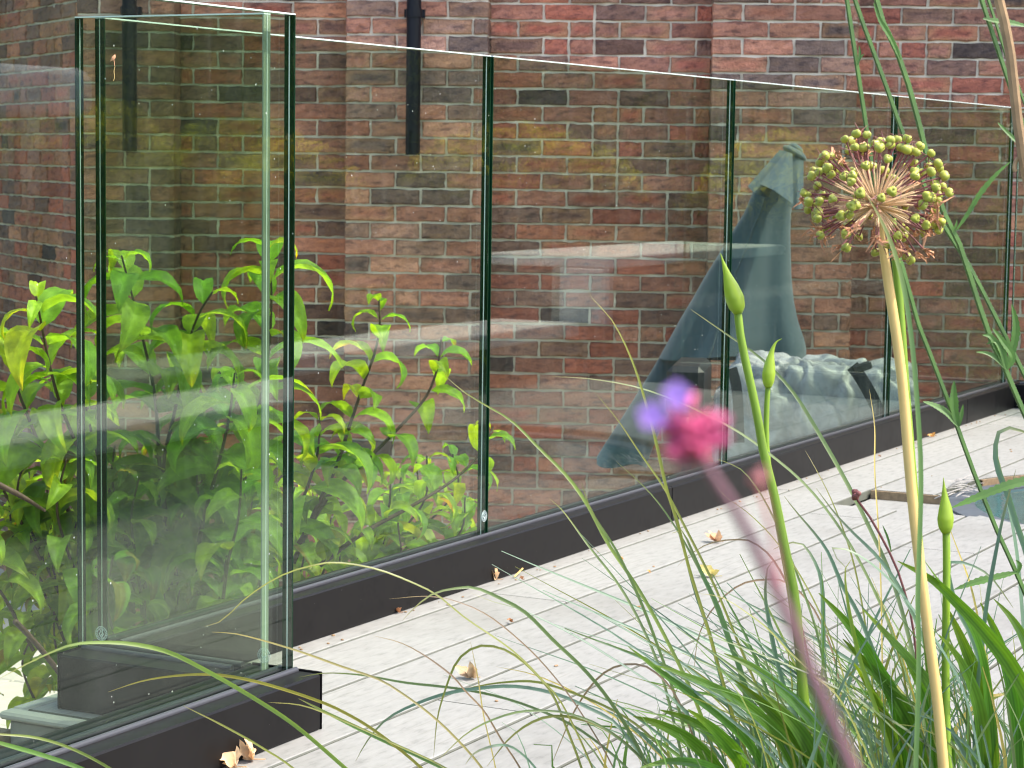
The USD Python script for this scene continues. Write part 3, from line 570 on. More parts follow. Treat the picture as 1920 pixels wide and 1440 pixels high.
# ------------------------------------------------------------------ the leafy shrub behind the glass
def leaf_mesh(L, W, curl, fold, seed, nl=11, nw=7):
    """A pointed, arching, slightly crinkled leaf that starts along +x and bends down; z is its upper side."""
    q = np.random.default_rng(seed); s = np.linspace(0, 1, nl); ang = -curl * s ** 1.15 + .35
    P = np.zeros((nl, 2)); ds = L / (nl - 1)
    for i in range(1, nl): P[i] = P[i - 1] + ds * np.array([math.cos(ang[i]), math.sin(ang[i])])
    w = W * np.sin(np.pi * np.clip(s, 0, 1) ** .72) ** .85 * (1 - .25 * s); w[0] = .0012; w[-1] = .0006
    t = np.linspace(-1, 1, nw); V = []
    for i in range(nl):
        nrm = np.array([-math.sin(ang[i]), math.cos(ang[i])])
        for j in range(nw):
            lift = fold * abs(t[j]) * w[i] + .0013 * math.sin(i * 2.1 + 3 * t[j] + seed) + (.0009 if j in (2, 4) else -.0009 if j == 3 else 0) * math.sin(math.pi * s[i]) + q.normal(0, .0006)
            p = P[i] + nrm * lift; V.append((p[0], t[j] * w[i] * (1 - .15 * fold), p[1]))
    return np.array(V), grid_faces(nl, nw)
sq = np.random.default_rng(5)
shrub = thing('shrub', 'bright green leafy shrub with long drooping pointed leaves behind the glass corner', 'shrub', loc=[*at(350, 900, 4.9)[:2], GZ])
leaves, twigs = [], []
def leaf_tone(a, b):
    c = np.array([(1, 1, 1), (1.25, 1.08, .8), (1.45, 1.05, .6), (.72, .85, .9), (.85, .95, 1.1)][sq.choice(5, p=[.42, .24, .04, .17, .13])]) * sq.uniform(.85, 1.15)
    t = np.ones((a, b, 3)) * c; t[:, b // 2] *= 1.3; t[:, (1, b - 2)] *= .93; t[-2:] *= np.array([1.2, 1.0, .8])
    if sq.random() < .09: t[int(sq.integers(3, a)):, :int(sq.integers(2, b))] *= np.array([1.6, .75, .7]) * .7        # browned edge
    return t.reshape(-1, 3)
def stem(points, d0, d1, r0=.006, r1=.002, gap=.046, size=(.14, .195), first=0., top_small=True, low_shade=0.):
    n = len(points); P = spline([at(x, y, d0 + (d1 - d0) * i / (n - 1)) for i, (x, y) in enumerate(points)], 26)     # from the tip down
    twigs.append(tube(P, np.linspace(r1, r0, 26), 6))
    s = np.r_[0, np.cumsum(np.linalg.norm(np.diff(P, axis=0), axis=1))]; turn = sq.uniform(0, 3.14); u = .012 + first
    while u < s[-1]:
        o = np.array([np.interp(u, s, P[:, k]) for k in range(3)]); k = min(len(P) - 2, int(np.searchsorted(s, u))); tg = P[k] - P[k + 1]; tg /= np.linalg.norm(tg)
        grow = min(1., .40 + 1.9 * u / .26) if top_small else 1.
        for sgn in (0, math.pi):
            if sq.random() < .06: continue
            a = turn + sgn; e1 = np.cross(tg, [.3, .9, .1]); e1 /= np.linalg.norm(e1); e2 = np.cross(tg, e1)
            d = math.cos(a) * e1 + math.sin(a) * e2 + .45 * tg + np.array([0, 0, .12]); d /= np.linalg.norm(d)
            L = sq.uniform(*size) * grow; ms = leaf_mesh(L, L * sq.uniform(.17, .235), sq.uniform(1.7, 3.1), sq.uniform(.1, .5), int(sq.integers(1e6)))
            leaves.append((place(ms, look(d, sq.normal(0, .25)), o + d * .006), leaf_tone(11, 7) * (1.1 - .32 * min(1, (u + low_shade) / .45))))  # colour darkens down the stem, painted shade among the lower leaves
        turn += math.pi / 2 + sq.normal(0, .25); u += gap * (.55 + .45 * grow) * sq.uniform(.85, 1.15)
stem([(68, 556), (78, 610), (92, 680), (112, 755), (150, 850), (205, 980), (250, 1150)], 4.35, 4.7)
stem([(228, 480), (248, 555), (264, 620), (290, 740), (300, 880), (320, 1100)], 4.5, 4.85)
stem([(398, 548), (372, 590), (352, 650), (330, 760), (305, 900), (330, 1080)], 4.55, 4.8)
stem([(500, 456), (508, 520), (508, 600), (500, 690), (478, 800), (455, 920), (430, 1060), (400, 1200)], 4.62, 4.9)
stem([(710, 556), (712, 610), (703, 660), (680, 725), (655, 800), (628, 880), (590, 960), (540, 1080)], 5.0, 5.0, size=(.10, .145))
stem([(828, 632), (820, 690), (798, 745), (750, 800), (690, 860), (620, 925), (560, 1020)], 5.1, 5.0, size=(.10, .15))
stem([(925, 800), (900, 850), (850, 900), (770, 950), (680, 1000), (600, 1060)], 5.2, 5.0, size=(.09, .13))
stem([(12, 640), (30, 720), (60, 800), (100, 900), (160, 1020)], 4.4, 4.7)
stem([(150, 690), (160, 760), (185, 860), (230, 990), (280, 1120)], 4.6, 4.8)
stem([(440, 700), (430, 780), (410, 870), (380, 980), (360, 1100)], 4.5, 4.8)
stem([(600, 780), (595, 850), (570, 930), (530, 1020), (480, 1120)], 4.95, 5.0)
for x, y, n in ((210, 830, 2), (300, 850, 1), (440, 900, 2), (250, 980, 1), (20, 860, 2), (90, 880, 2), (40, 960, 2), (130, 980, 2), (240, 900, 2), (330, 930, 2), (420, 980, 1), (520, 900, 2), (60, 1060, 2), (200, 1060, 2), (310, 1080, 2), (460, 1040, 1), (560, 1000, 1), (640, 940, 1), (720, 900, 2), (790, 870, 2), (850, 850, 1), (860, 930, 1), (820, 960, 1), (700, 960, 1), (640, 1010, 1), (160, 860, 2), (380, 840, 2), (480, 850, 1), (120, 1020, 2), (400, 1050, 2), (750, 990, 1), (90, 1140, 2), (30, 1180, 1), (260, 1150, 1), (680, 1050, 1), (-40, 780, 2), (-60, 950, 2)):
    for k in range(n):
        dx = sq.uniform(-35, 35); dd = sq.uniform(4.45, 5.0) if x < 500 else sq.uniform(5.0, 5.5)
        stem([(x + dx, y + sq.uniform(-25, 15)), (x + dx * .6 + sq.uniform(-8, 8), y + 70), (x + (350 - x) * .15, y + 160), (x + (350 - x) * .3, y + 270)], dd, dd + .12, r0=.004, size=(.11, .17), gap=.058, low_shade=.22)
base = np.array([*at(350, 900, 4.9)[:2], GZ])
for k in range(9):
    e = at(60 + k * 62, 1060 + 20 * (k % 3), 4.75 + .1 * (k % 3)); twigs.append(tube(spline([e, e * .5 + base * .5 + np.array([sq.normal(0, .06), sq.normal(0, .06), .1]), base + np.array([sq.normal(0, .06), sq.normal(0, .06), 0])], 10), np.linspace(.006, .013, 10), 7))
twigs.append(tube(spline([at(-10, 905, 4.3), at(40, 930, 4.32), at(85, 958, 4.35)], 6), [.007, .006, .006, .005, .004, .003], 6))
twigs.append(tube(spline([at(28, 1165, 4.3), at(62, 1200, 4.35), at(112, 1262, 4.4), at(160, 1330, 4.45)], 8), .0055, 6))
for t_ in twigs: part('branch', t_, MAT['twig'], shrub, smooth=True)
def area(m):
    X, Y = px(m[0].mean(0)); return -1 if not (-30 < X < 1000 and 400 < Y < 1300) else 1. / (m[0].mean(0) - Cam) @ Fw
big = sorted(range(len(leaves)), key=lambda i: -(np.ptp(leaves[i][0][0], axis=0).sum() * (area(leaves[i][0]) > 0)))[:300]
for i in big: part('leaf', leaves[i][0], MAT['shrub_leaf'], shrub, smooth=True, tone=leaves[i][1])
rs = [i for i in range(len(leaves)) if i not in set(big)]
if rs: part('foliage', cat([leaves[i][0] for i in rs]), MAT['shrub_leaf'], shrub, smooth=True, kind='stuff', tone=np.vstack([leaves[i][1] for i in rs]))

# ------------------------------------------------------------------ planting in front
bed = trimesh.creation.box([1.6, 1.85, .3]); bed = bed.subdivide().subdivide().subdivide().subdivide(); v = np.array(bed.vertices); v[:, 2] += .03 * (meshkit.fbm(v * 9, 3) - .5) * (v[:, 2] > 0)
part('flower_bed', (v + [-.42, 1.6, -.155], bed.faces), MAT['soil']); tagged(stage.GetPrimAtPath('/World/flower_bed'), kind='structure')
gq = np.random.default_rng(11)
GREEN, OLIVE, BLUE, STRAW, PURP = (1, 1, 1), (1.35, 1.05, .6), (.8, .95, 1.7), (3., 1.7, 1.2), (1.5, .75, 1.3)
def soil_under(P, pull=.0, c=None):
    r = np.array([P[0], P[1], -.02])
    if c is not None: r[:2] += (np.array(c)[:2] - r[:2]) * pull
    return r
def blade(pts, w, d=2.0, d2=None, tone=GREEN, host=None, mat='grass', root=None, fold=.4, name='blade', wmax=.35, twist=0.):
    """A blade traced from its tip down to where the picture ends, then on to the soil."""
    d2 = d if d2 is None else d2; n = len(pts)
    P = [at(x, y, d + (d2 - d) * i / max(1, n - 1)) for i, (x, y) in enumerate(pts)]
    if root is not None:                                   # the blade bends over smoothly out of the picture and ends in the soil
        d_ = P[-1] - P[-2]; d_ = d_ / np.linalg.norm(d_); g_ = np.array([0, 0, -1.])
        for k in range(4):
            d_ = d_ * .72 + g_ * .28; d_ /= np.linalg.norm(d_); P.append(P[-1] + d_ * .055)
        P.append(np.array([P[-1][0] + d_[0] * .05, P[-1][1] + d_[1] * .05, -.02]))
    N_ = 64; Q = spline(P, N_); s = np.linspace(0, 1, N_); vis = np.linalg.norm(np.diff(np.array(P[:n]), axis=0), axis=1).sum() / np.linalg.norm(np.diff(np.array(P), axis=0), axis=1).sum(); wmax = wmax * vis; ww = np.clip(s / wmax, 0, 1) ** .62 * w / 2 * d / FOC; ww[0] = ww[1] * .25
    up = -Fw + np.array([0, 0, .5]) + gq.normal(0, .35, 3)
    tn = np.ones((N_, 3)) * np.array(tone); tip = np.clip(1 - s / .09, 0, 1)[:, None]; tn = tn * (1 - .6 * tip) + np.array([2.2, 1.25, 1.1]) * .6 * tip
    ribs = 11 if mat == 'strap_leaf' else 0
    vf = ribbon(Q, ww, up, fold, ribs=ribs); tt = np.repeat(tn, ribs or 3, 0)
    if ribs: tt = tt * np.tile(np.where(np.arange(ribs) % 2, 1.22, .85) * np.r_[1.5, np.ones(ribs - 2), 1.5], N_)[:, None]
    return part(name, vf, MAT[mat], host, smooth=True, tone=tt)
r1 = np.array([-1.02, 2.05, -.02]); r2 = np.array([-.80, 2.1, -.02]); r3 = np.array([-.50, 2.15, -.02])
gl = thing('grass_clump', 'clump of thin arching grass blades reaching left across the deck and black channel', 'ornamental grass', loc=r1)
LB = [([(383, 1175), (417, 1163), (467, 1117), (533, 1077), (600, 1058), (640, 1056), (707, 1068), (773, 1093), (820, 1117), (873, 1160), (960, 1220), (1023, 1283), (1057, 1327), (1110, 1440)], 7, OLIVE),
      ([(755, 1163), (780, 1137), (813, 1113), (857, 1103), (893, 1103), (940, 1123), (987, 1150), (1040, 1203), (1090, 1250), (1133, 1300), (1173, 1360), (1215, 1440)], 9, GREEN),
      ([(730, 1123), (800, 1118), (853, 1127), (913, 1153), (973, 1200), (1023, 1250), (1083, 1327), (1150, 1440)], 4, PURP),
      ([(883, 1112), (923, 1128), (973, 1142), (1013, 1160), (1073, 1190), (1140, 1230), (1207, 1273), (1267, 1317), (1350, 1420)], 7, BLUE),
      ([(813, 1420), (820, 1347), (837, 1287), (857, 1240), (887, 1215), (917, 1211), (950, 1220), (983, 1243), (1017, 1277), (1040, 1310), (1060, 1360), (1090, 1440)], 6, OLIVE),
      ([(667, 1427), (690, 1387), (727, 1347), (780, 1320), (840, 1300), (907, 1290), (957, 1287), (1007, 1293), (1057, 1307), (1107, 1330), (1157, 1360), (1215, 1440)], 9, BLUE),
      ([(840, 1300), (890, 1288), (940, 1280), (1000, 1278), (1057, 1293), (1140, 1327), (1207, 1370), (1270, 1440)], 6, OLIVE),
      ([(202, 1298), (267, 1277), (333, 1267), (400, 1265), (467, 1275), (533, 1293), (593, 1313), (640, 1333), (707, 1373), (800, 1450)], 7, (1.8, 1.15, .5)),
      ([(0, 1272), (67, 1237), (133, 1210), (190, 1205), (250, 1208), (317, 1223), (383, 1255), (467, 1303), (550, 1357), (633, 1427), (700, 1490)], 11, (1.1, 1.15, .7)),
      ([(-60, 1372), (0, 1377), (67, 1383), (133, 1403), (200, 1437), (260, 1480)], 7, (1.2, 1.1, .7)),
      ([(-90, 1365), (0, 1393), (83, 1417), (160, 1445), (240, 1490)], 11, (.9, 1.2, .7)),
      ([(397, 1185), (450, 1190), (547, 1217), (640, 1250), (707, 1273), (753, 1300), (807, 1340), (857, 1387), (910, 1450)], 6, (1.6, 1., .9)),
      ([(503, 1317), (567, 1323), (640, 1350), (740, 1395), (850, 1450)], 5, OLIVE), ([(343, 1323), (417, 1360), (493, 1403), (560, 1450)], 5, OLIVE),
      ([(560, 1270), (610, 1262), (680, 1266), (760, 1280), (850, 1290), (930, 1305), (1007, 1330), (1090, 1370), (1180, 1445)], 6, GREEN),
      ([(560, 1310), (640, 1350), (723, 1390), (790, 1420), (860, 1460)], 10, (.9, 1.1, .7)),
      ([(700, 1192), (750, 1205), (797, 1230), (847, 1267), (873, 1297), (907, 1333), (940, 1387), (980, 1450)], 5, PURP),
      ([(873, 1433), (893, 1410), (940, 1397), (973, 1410), (1010, 1450)], 7, BLUE),
      ([(820, 1427), (873, 1377), (923, 1350), (973, 1335), (1023, 1333), (1073, 1340), (1140, 1370), (1230, 1450)], 6, GREEN),
      ([(913, 1437), (957, 1383), (1007, 1350), (1057, 1343), (1120, 1360), (1180, 1400), (1230, 1460)], 7, OLIVE),
      ([(882, 1203), (897, 1277), (907, 1343), (930, 1445)], 3, STRAW),
      ([(1033, 1437), (1053, 1387), (1077, 1333), (1113, 1280), (1147, 1253), (1187, 1245), (1225, 1258), (1270, 1310), (1320, 1440)], 5, PURP),
      ([(930, 1250), (1000, 1265), (1080, 1300), (1160, 1350), (1230, 1410), (1270, 1460)], 4, STRAW)]
for k, (p, w, t_) in enumerate(LB): blade(p, w * .78, 1.85 + .03 * (k % 8), 1.95, t_, gl, root=r1 + np.array([.05 * (k % 5) - .1, .03 * (k % 3), 0]))
gm = thing('grass_clump', 'clump of tall fine grass blades arching left in front of the parasol base', 'ornamental grass', loc=r2)
MB = [([(1100, 540), (1112, 562), (1150, 605), (1190, 690), (1225, 810), (1250, 920), (1270, 980), (1290, 1060), (1330, 1190), (1370, 1330), (1410, 1450)], 8, OLIVE),
      ([(1035, 706), (1110, 711), (1200, 728), (1290, 762), (1375, 805), (1440, 850), (1510, 910), (1570, 985), (1620, 1070), (1670, 1180), (1710, 1300), (1740, 1450)], 8, GREEN),
      ([(1115, 735), (1160, 790), (1200, 850), (1245, 915), (1290, 1000), (1340, 1100), (1390, 1220), (1440, 1340), (1470, 1450)], 6, OLIVE),
      ([(1155, 865), (1200, 905), (1240, 950), (1285, 1020), (1330, 1110), (1380, 1240), (1420, 1440)], 5, GREEN),
      ([(835, 705), (870, 735), (905, 757), (960, 790), (1010, 840), (1060, 890), (1100, 945), (1140, 1020), (1200, 1110), (1260, 1220), (1310, 1330), (1350, 1450)], 8, (1.15, 1.15, .6)),
      ([(1295, 580), (1360, 625), (1430, 675), (1490, 740), (1545, 830), (1590, 910), (1630, 990), (1670, 1080), (1705, 1200), (1730, 1330), (1745, 1450)], 9, (1.0, 1., 1.1)),
      ([(1030, 935), (1057, 960), (1103, 1023), (1160, 1097), (1200, 1167), (1233, 1243), (1257, 1327), (1285, 1450)], 6, GREEN),
      ([(1090, 905), (1110, 960), (1150, 1023), (1173, 1067), (1203, 1133), (1230, 1203), (1270, 1320), (1300, 1450)], 7, GREEN),
      ([(1340, 905), (1358, 930), (1400, 960), (1450, 1010), (1500, 1080), (1550, 1180), (1590, 1300), (1620, 1450)], 6, OLIVE),
      ([(1260, 1000), (1280, 997), (1313, 1070), (1343, 1133), (1367, 1200), (1387, 1253), (1403, 1310), (1420, 1377), (1440, 1460)], 12, (.75, .95, 1.0)),
      ([(1258, 950), (1280, 1023), (1303, 1107), (1330, 1187), (1353, 1277), (1377, 1360), (1400, 1460)], 8, (.7, .85, 1.3)),
      ([(1510, 845), (1530, 880), (1560, 940), (1590, 1020), (1610, 1100), (1630, 1230), (1650, 1450)], 4, OLIVE),
      ([(1340, 860), (1370, 870), (1400, 890), (1440, 950), (1480, 1040), (1530, 1180), (1560, 1330), (1580, 1450)], 5, GREEN),
      ([(1630, 730), (1640, 800), (1640, 880), (1645, 960), (1650, 1050)], 3, STRAW)]
for k, (p, w, t_) in enumerate(MB): blade(p, w * .85, 1.9 + .04 * (k % 7), 2.0, t_, gm, root=r2 + np.array([.04 * (k % 5) - .08, .03 * (k % 4), 0]))
gr = thing('grass_clump', 'dense clump of looping blue green grass at the bottom right', 'ornamental grass', loc=r3)
RB = [([(1600, 1085), (1580, 1057), (1560, 1040), (1563, 1027), (1597, 1035), (1640, 1063), (1680, 1103), (1723, 1160), (1770, 1227), (1810, 1310), (1840, 1450)], 9, BLUE),
      ([(1597, 1048), (1585, 1067), (1587, 1110), (1595, 1160), (1610, 1227), (1630, 1293), (1653, 1360), (1680, 1450)], 8, (1.2, 1.3, .4)),
      ([(1530, 915), (1563, 960), (1597, 997), (1647, 1047), (1690, 1110), (1730, 1200), (1760, 1320), (1775, 1450)], 8, BLUE),
      ([(1470, 930), (1493, 960), (1527, 1000), (1553, 1037), (1580, 1100), (1607, 1147), (1633, 1210), (1665, 1300), (1690, 1450)], 8, BLUE),
      ([(1450, 1050), (1438, 1070), (1435, 1120), (1443, 1173), (1457, 1243), (1477, 1310), (1497, 1360), (1530, 1450)], 9, BLUE),
      ([(1450, 1030), (1463, 1023), (1490, 1017), (1507, 1023), (1527, 1053), (1540, 1093), (1543, 1160), (1545, 1260), (1560, 1450)], 9, BLUE),
      ([(1270, 1062), (1280, 1050), (1327, 1020), (1373, 1012), (1410, 1016), (1450, 1050), (1490, 1130), (1520, 1260), (1540, 1450)], 4, PURP),
      ([(1300, 1270), (1310, 1193), (1340, 1137), (1387, 1097), (1437, 1087), (1480, 1095), (1530, 1150), (1570, 1260), (1590, 1450)], 4, PURP),
      ([(1310, 1113), (1353, 1120), (1397, 1147), (1440, 1180), (1480, 1223), (1527, 1267), (1580, 1320), (1640, 1450)], 5, OLIVE),
      ([(1625, 365), (1660, 430), (1690, 520), (1710, 650), (1722, 800), (1726, 900), (1723, 1027), (1720, 1127), (1722, 1227), (1720, 1327), (1716, 1450)], 10, (.75, .95, .8)),
      ([(1905, 880), (1883, 960), (1867, 1037), (1850, 1133), (1840, 1227), (1833, 1293), (1825, 1450)], 8, (.6, .75, 1.4)),
      ([(1900, 1140), (1860, 1085), (1827, 1063), (1790, 1053), (1778, 1063), (1783, 1100), (1797, 1147), (1820, 1193), (1850, 1290), (1870, 1450)], 8, BLUE),
      ([(1960, 830), (1920, 810), (1890, 802), (1877, 805), (1868, 825), (1867, 863), (1877, 897), (1890, 930), (1905, 980), (1930, 1060), (1950, 1200)], 11, BLUE),
      ([(1768, 950), (1780, 990), (1800, 1043), (1820, 1100), (1840, 1193), (1860, 1300), (1875, 1450)], 5, STRAW),
      ([(1940, 1310), (1897, 1303), (1863, 1305), (1830, 1323), (1797, 1360), (1767, 1440), (1755, 1500)], 8, STRAW),
      ([(1870, 850), (1890, 950), (1905, 1040), (1915, 1150), (1925, 1300)], 12, BLUE)]
for k, (p, w, t_) in enumerate(RB): blade(p, w, (1.55 if k == 9 else 1.85 + .04 * (k % 8)), None, t_, gr, wmax=.12 if k == 9 else .35, root=r3 + np.array([.05 * (k % 5) - .1, .03 * (k % 4), 0]))
fill = []; ft = []
for k in range(420):          # finer growth low down in the clump
    bxp = gq.choice([1150, 1300, 1420, 1520, 1600, 1700, 1800, 1880], p=[.02, .07, .13, .17, .19, .17, .15, .10]) + gq.normal(0, 60); lean = gq.normal(-.35, .5); hgt = (abs(gq.normal(120, 70)) + 30) * (.7 + .9 * (bxp > 1450)); dd = gq.uniform(1.86, 2.4)
    tipx, tipy = bxp + lean * hgt * 1.2, 1440 - hgt * gq.uniform(.6, 1.05)
    P = [at(tipx, tipy, dd), at((tipx + bxp) / 2 + gq.normal(0, 8), (tipy + 1440) / 2 - 25, dd), at(bxp, 1450, dd), at(bxp + gq.normal(0, 20), 1560, dd)]
    P.append(np.array([P[-1][0], P[-1][1], -.02])); Q = spline(P, 26); s = np.linspace(0, 1, 26); w = gq.choice([4, 6, 8, 10]) / 2 * dd / FOC
    fill.append(ribbon(Q, np.clip(s / .35, .05, 1) ** .6 * w, -Fw + np.array([0, 0, .5]) + gq.normal(0, .5, 3), .4))
    c = np.array([GREEN, BLUE, BLUE, OLIVE, (.8, 1.1, .6), (.7, .9, .8), STRAW][gq.choice(7, p=[.22, .2, .18, .14, .14, .09, .03])]) * gq.uniform(.75, 1.15); ft.append(np.tile(c, (78, 1)))
part('blades', cat(fill), MAT['grass'], gr, smooth=True, kind='stuff', tone=np.vstack(ft))
# broad strap leaves
bl = thing('strap_leaf_plant', 'broad dark green strap leaves fanning up from the bottom right corner', 'plant', loc=np.array([-.62, 2.2, -.02]))
SL = [([(1683, 1052), (1747, 1087), (1797, 1133), (1847, 1187), (1897, 1253), (1940, 1340), (1960, 1460)], 38), ([(1617, 1142), (1663, 1193), (1710, 1247), (1743, 1293), (1770, 1360), (1780, 1460)], 42), ([(1535, 1112), (1580, 1160), (1620, 1213), (1647, 1260), (1680, 1327), (1700, 1460)], 36),
      ([(1580, 1198), (1613, 1233), (1647, 1270), (1680, 1310), (1715, 1375), (1730, 1460)], 36), ([(1357, 1225), (1413, 1253), (1463, 1293), (1513, 1343), (1547, 1393), (1570, 1460)], 36), ([(1377, 1275), (1420, 1310), (1467, 1353), (1510, 1405), (1535, 1470)], 32),
      ([(1480, 1238), (1513, 1287), (1540, 1337), (1565, 1400), (1575, 1470)], 36), ([(1177, 1212), (1230, 1255), (1290, 1300), (1350, 1345), (1405, 1400), (1440, 1470)], 34), ([(1228, 1247), (1280, 1265), (1340, 1290), (1400, 1325), (1460, 1380), (1500, 1460)], 28),
      ([(1237, 1331), (1290, 1350), (1345, 1385), (1400, 1450)], 28), ([(1187, 1343), (1240, 1360), (1300, 1395), (1350, 1450)], 30), ([(1773, 1135), (1800, 1193), (1827, 1260), (1850, 1340), (1860, 1460)], 38), ([(1838, 1130), (1863, 1177), (1885, 1240), (1905, 1330), (1910, 1460)], 34),
      ([(1863, 1123), (1897, 1160), (1925, 1210), (1950, 1300), (1960, 1460)], 34), ([(1730, 1047), (1757, 1087), (1785, 1120), (1830, 1200), (1850, 1300), (1860, 1450)], 32), ([(1760, 1190), (1797, 1237), (1825, 1300), (1840, 1370), (1845, 1460)], 40), ([(1200, 1440), (1260, 1428), (1330, 1440), (1390, 1480)], 26),
      ([(1600, 1240), (1640, 1300), (1670, 1360), (1690, 1460)], 40), ([(1430, 1300), (1480, 1350), (1520, 1410), (1540, 1480)], 38), ([(1690, 1220), (1730, 1290), (1755, 1370), (1765, 1470)], 40), ([(1880, 1220), (1910, 1290), (1925, 1380), (1930, 1470)], 44), ([(1290, 1330), (1340, 1370), (1385, 1420), (1410, 1480)], 34)]
for k, (p, w) in enumerate(SL): blade(p, w * .84, 1.84 + .02 * (k % 7), 1.95, (gq.uniform(.8, 1.15), gq.uniform(.85, 1.1), 1), bl, 'strap_leaf', np.array([-.62 + .03 * (k % 5), 2.15 + .03 * (k % 4), -.02]), .3, 'leaf', .55)
# seed head on its straw stem
DA = 1.80; hc = at(1643, 385, DA)
al = thing('seed_head', 'round allium seed head of green pods on a tall straw coloured stem', 'seed head', loc=[hc[0], hc[1], -.02])
Ps = [at(x, y, DA) for x, y in ((1643, 390), (1655, 460), (1664, 520), (1690, 700), (1710, 930), (1736, 1150), (1757, 1310), (1770, 1450), (1785, 1600))]; Ps.append(np.array([Ps[-1][0], Ps[-1][1], -.02]))
Ps = spline(Ps, 40); part('stem', tube(Ps, np.interp(np.linspace(0, 1, 40), [0, .06, .5, 1], [.0026, .0040, .0043, .005]), 10), MAT['stem_straw'], al, smooth=True)
aq = np.random.default_rng(8)
pod0 = trimesh.creation.icosphere(3); v = np.array(pod0.vertices); ph = np.arctan2(v[:, 1], v[:, 0]); rr = np.hypot(v[:, 0], v[:, 1])
v = v * (1 + .11 * np.cos(3 * ph) * rr)[:, None]; v[:, 2] -= .30 * np.exp(-(rr / .28) ** 2) * (v[:, 2] > 0); v[:, 2] *= .92; pod0 = (v[:, [2, 0, 1]], pod0.faces)
stalks, tips, ga = [], [], math.pi * (3 - math.sqrt(5)); nst = 225
for k in range(nst):
    z = 1 - 2 * (k + .5) / nst; a = k * ga; d = np.array([math.sqrt(1 - z * z) * math.cos(a), math.sqrt(1 - z * z) * math.sin(a), z]) + aq.normal(0, .11, 3); d /= np.linalg.norm(d)
    if -(d @ Fw) > .55 and aq.random() < .45: continue
    if d[2] < -.82 or (d[2] < -.5 and aq.random() < .5): continue
    L = aq.uniform(.044, .057) * (1 - .06 * (d[2] < 0)); o = hc + d * .002; e = hc + d * L + np.array([0, 0, -.002 if d[2] < .3 else 0]); mid = hc + d * L * .6 + aq.normal(0, .0012, 3)
    Q = spline([o, mid, e], 6); stalks.append(tube(Q[:5], [.0009, .0007, .00065, .0006, .0006], 5)); tips.append(tube(Q[3:] * 1., [.00055, .0007, .0009], 5))
    if d[2] < -.25 and aq.random() < .62 or aq.random() < .1:
        W = [tube(spline([e, e + d * .004 + aq.normal(0, .0015, 3)], 3), [.0012, .0009, .0003], 5)]
        for q in range(5): W.append(ribbon(spline([e, e + (d + aq.normal(0, .8, 3)) * .0035, e + (d * .6 + aq.normal(0, .8, 3)) * .006 - np.array([0, 0, .002])], 5), [.0004, .0011, .0012, .0008, .0002], aq.normal(0, 1, 3)))
        part('withered_flower', W, MAT['withered'], al)
    else:
        s = aq.uniform(.0033, .0043); vf = place((pod0[0] * s, pod0[1]), look(d, aq.uniform(0, 6)), e + d * s * .7)
        pp = part('seed_pod', vf, MAT['seed_pod'], al, smooth=True)
        sty = [tube(spline([e + d * s * 1.3, e + d * s * 1.9 + aq.normal(0, .0006, 3)], 3), .00018, 4)]
        for q in range(4): sty.append(tube(spline([e, e + (d * .2 + aq.normal(0, .8, 3)) * .003, e + (d * .5 + aq.normal(0, .8, 3)) * .0055], 5), [.0005, .0005, .0004, .0003, .0002], 4))
        part('dried_petals', sty, MAT['maroon'], pp)
part('flower_stalks', cat(stalks), MAT['pedicel'], al, smooth=True); part('stalk_tips', cat(tips), MAT['maroon'], al, smooth=True)
# allium buds and a flowering stem without a head in view
def bud(label, tippts, r, stempts, d, w0, w1, name='allium_bud'):
    P = [at(x, y, d) for x, y in stempts]; root = np.array([P[-1][0], P[-1][1], -.02]); P.append(root); t_ = thing(name, label, 'flower bud' if tippts else 'flower stem', loc=root) if name != 'x' else None
    Q = spline(P, 40); part('stem', tube(Q, np.linspace(w0, w1, 40) / 2 * d / FOC, 10), MAT['stem_green'], t_, smooth=True)
    if tippts:
        B = spline([at(x, y, d - .002) for x, y in tippts], 26); s = np.linspace(0, 1, 26)
        rr = r / 2 * d / FOC * np.interp(s, [0, .12, .35, .55, .74, .9, 1], [.03, .12, .40, .78, 1., .86, .48]); part('spathe', tube(B, rr, 14), MAT['spathe'], t_, smooth=True)
    return t_
bud('plump green flower bud with a curved pointed tip, highest of the three buds', [(1351, 475), (1357, 495), (1365, 520), (1373, 545), (1381, 572), (1384, 588)], 36, [(1383, 583), (1390, 640), (1403, 700), (1420, 780), (1432, 850), (1452, 930), (1472, 1030), (1490, 1120), (1500, 1230), (1515, 1400), (1530, 1600)], 1.95, 15, 26)
bud('smaller green flower bud with a hooked tip beside the highest bud', [(1466, 635), (1455, 642), (1447, 660), (1443, 685), (1441, 708), (1440, 727)], 25, [(1440, 722), (1437, 780), (1438, 850), (1448, 920), (1462, 1000), (1480, 1100), (1500, 1250), (1515, 1400), (1525, 1600)], 2.0, 10, 18)
bud('dark green closed flower bud lowest on the right beside the round pool', [(1769, 895), (1770, 912), (1772, 940), (1773, 965), (1773, 985), (1774, 1000)], 31, [(1774, 995), (1775, 1060), (1774, 1150), (1773, 1250), (1776, 1400), (1785, 1600)], 1.9, 14, 18)
bud('thick green allium stem right behind the straw coloured stem', None, 0, [(1672, 410), (1681, 500), (1689, 600), (1697, 720), (1706, 830), (1716, 950), (1732, 1120), (1748, 1300), (1765, 1450), (1780, 1600)], 1.92, 16, 18, 'tall_green_stem')
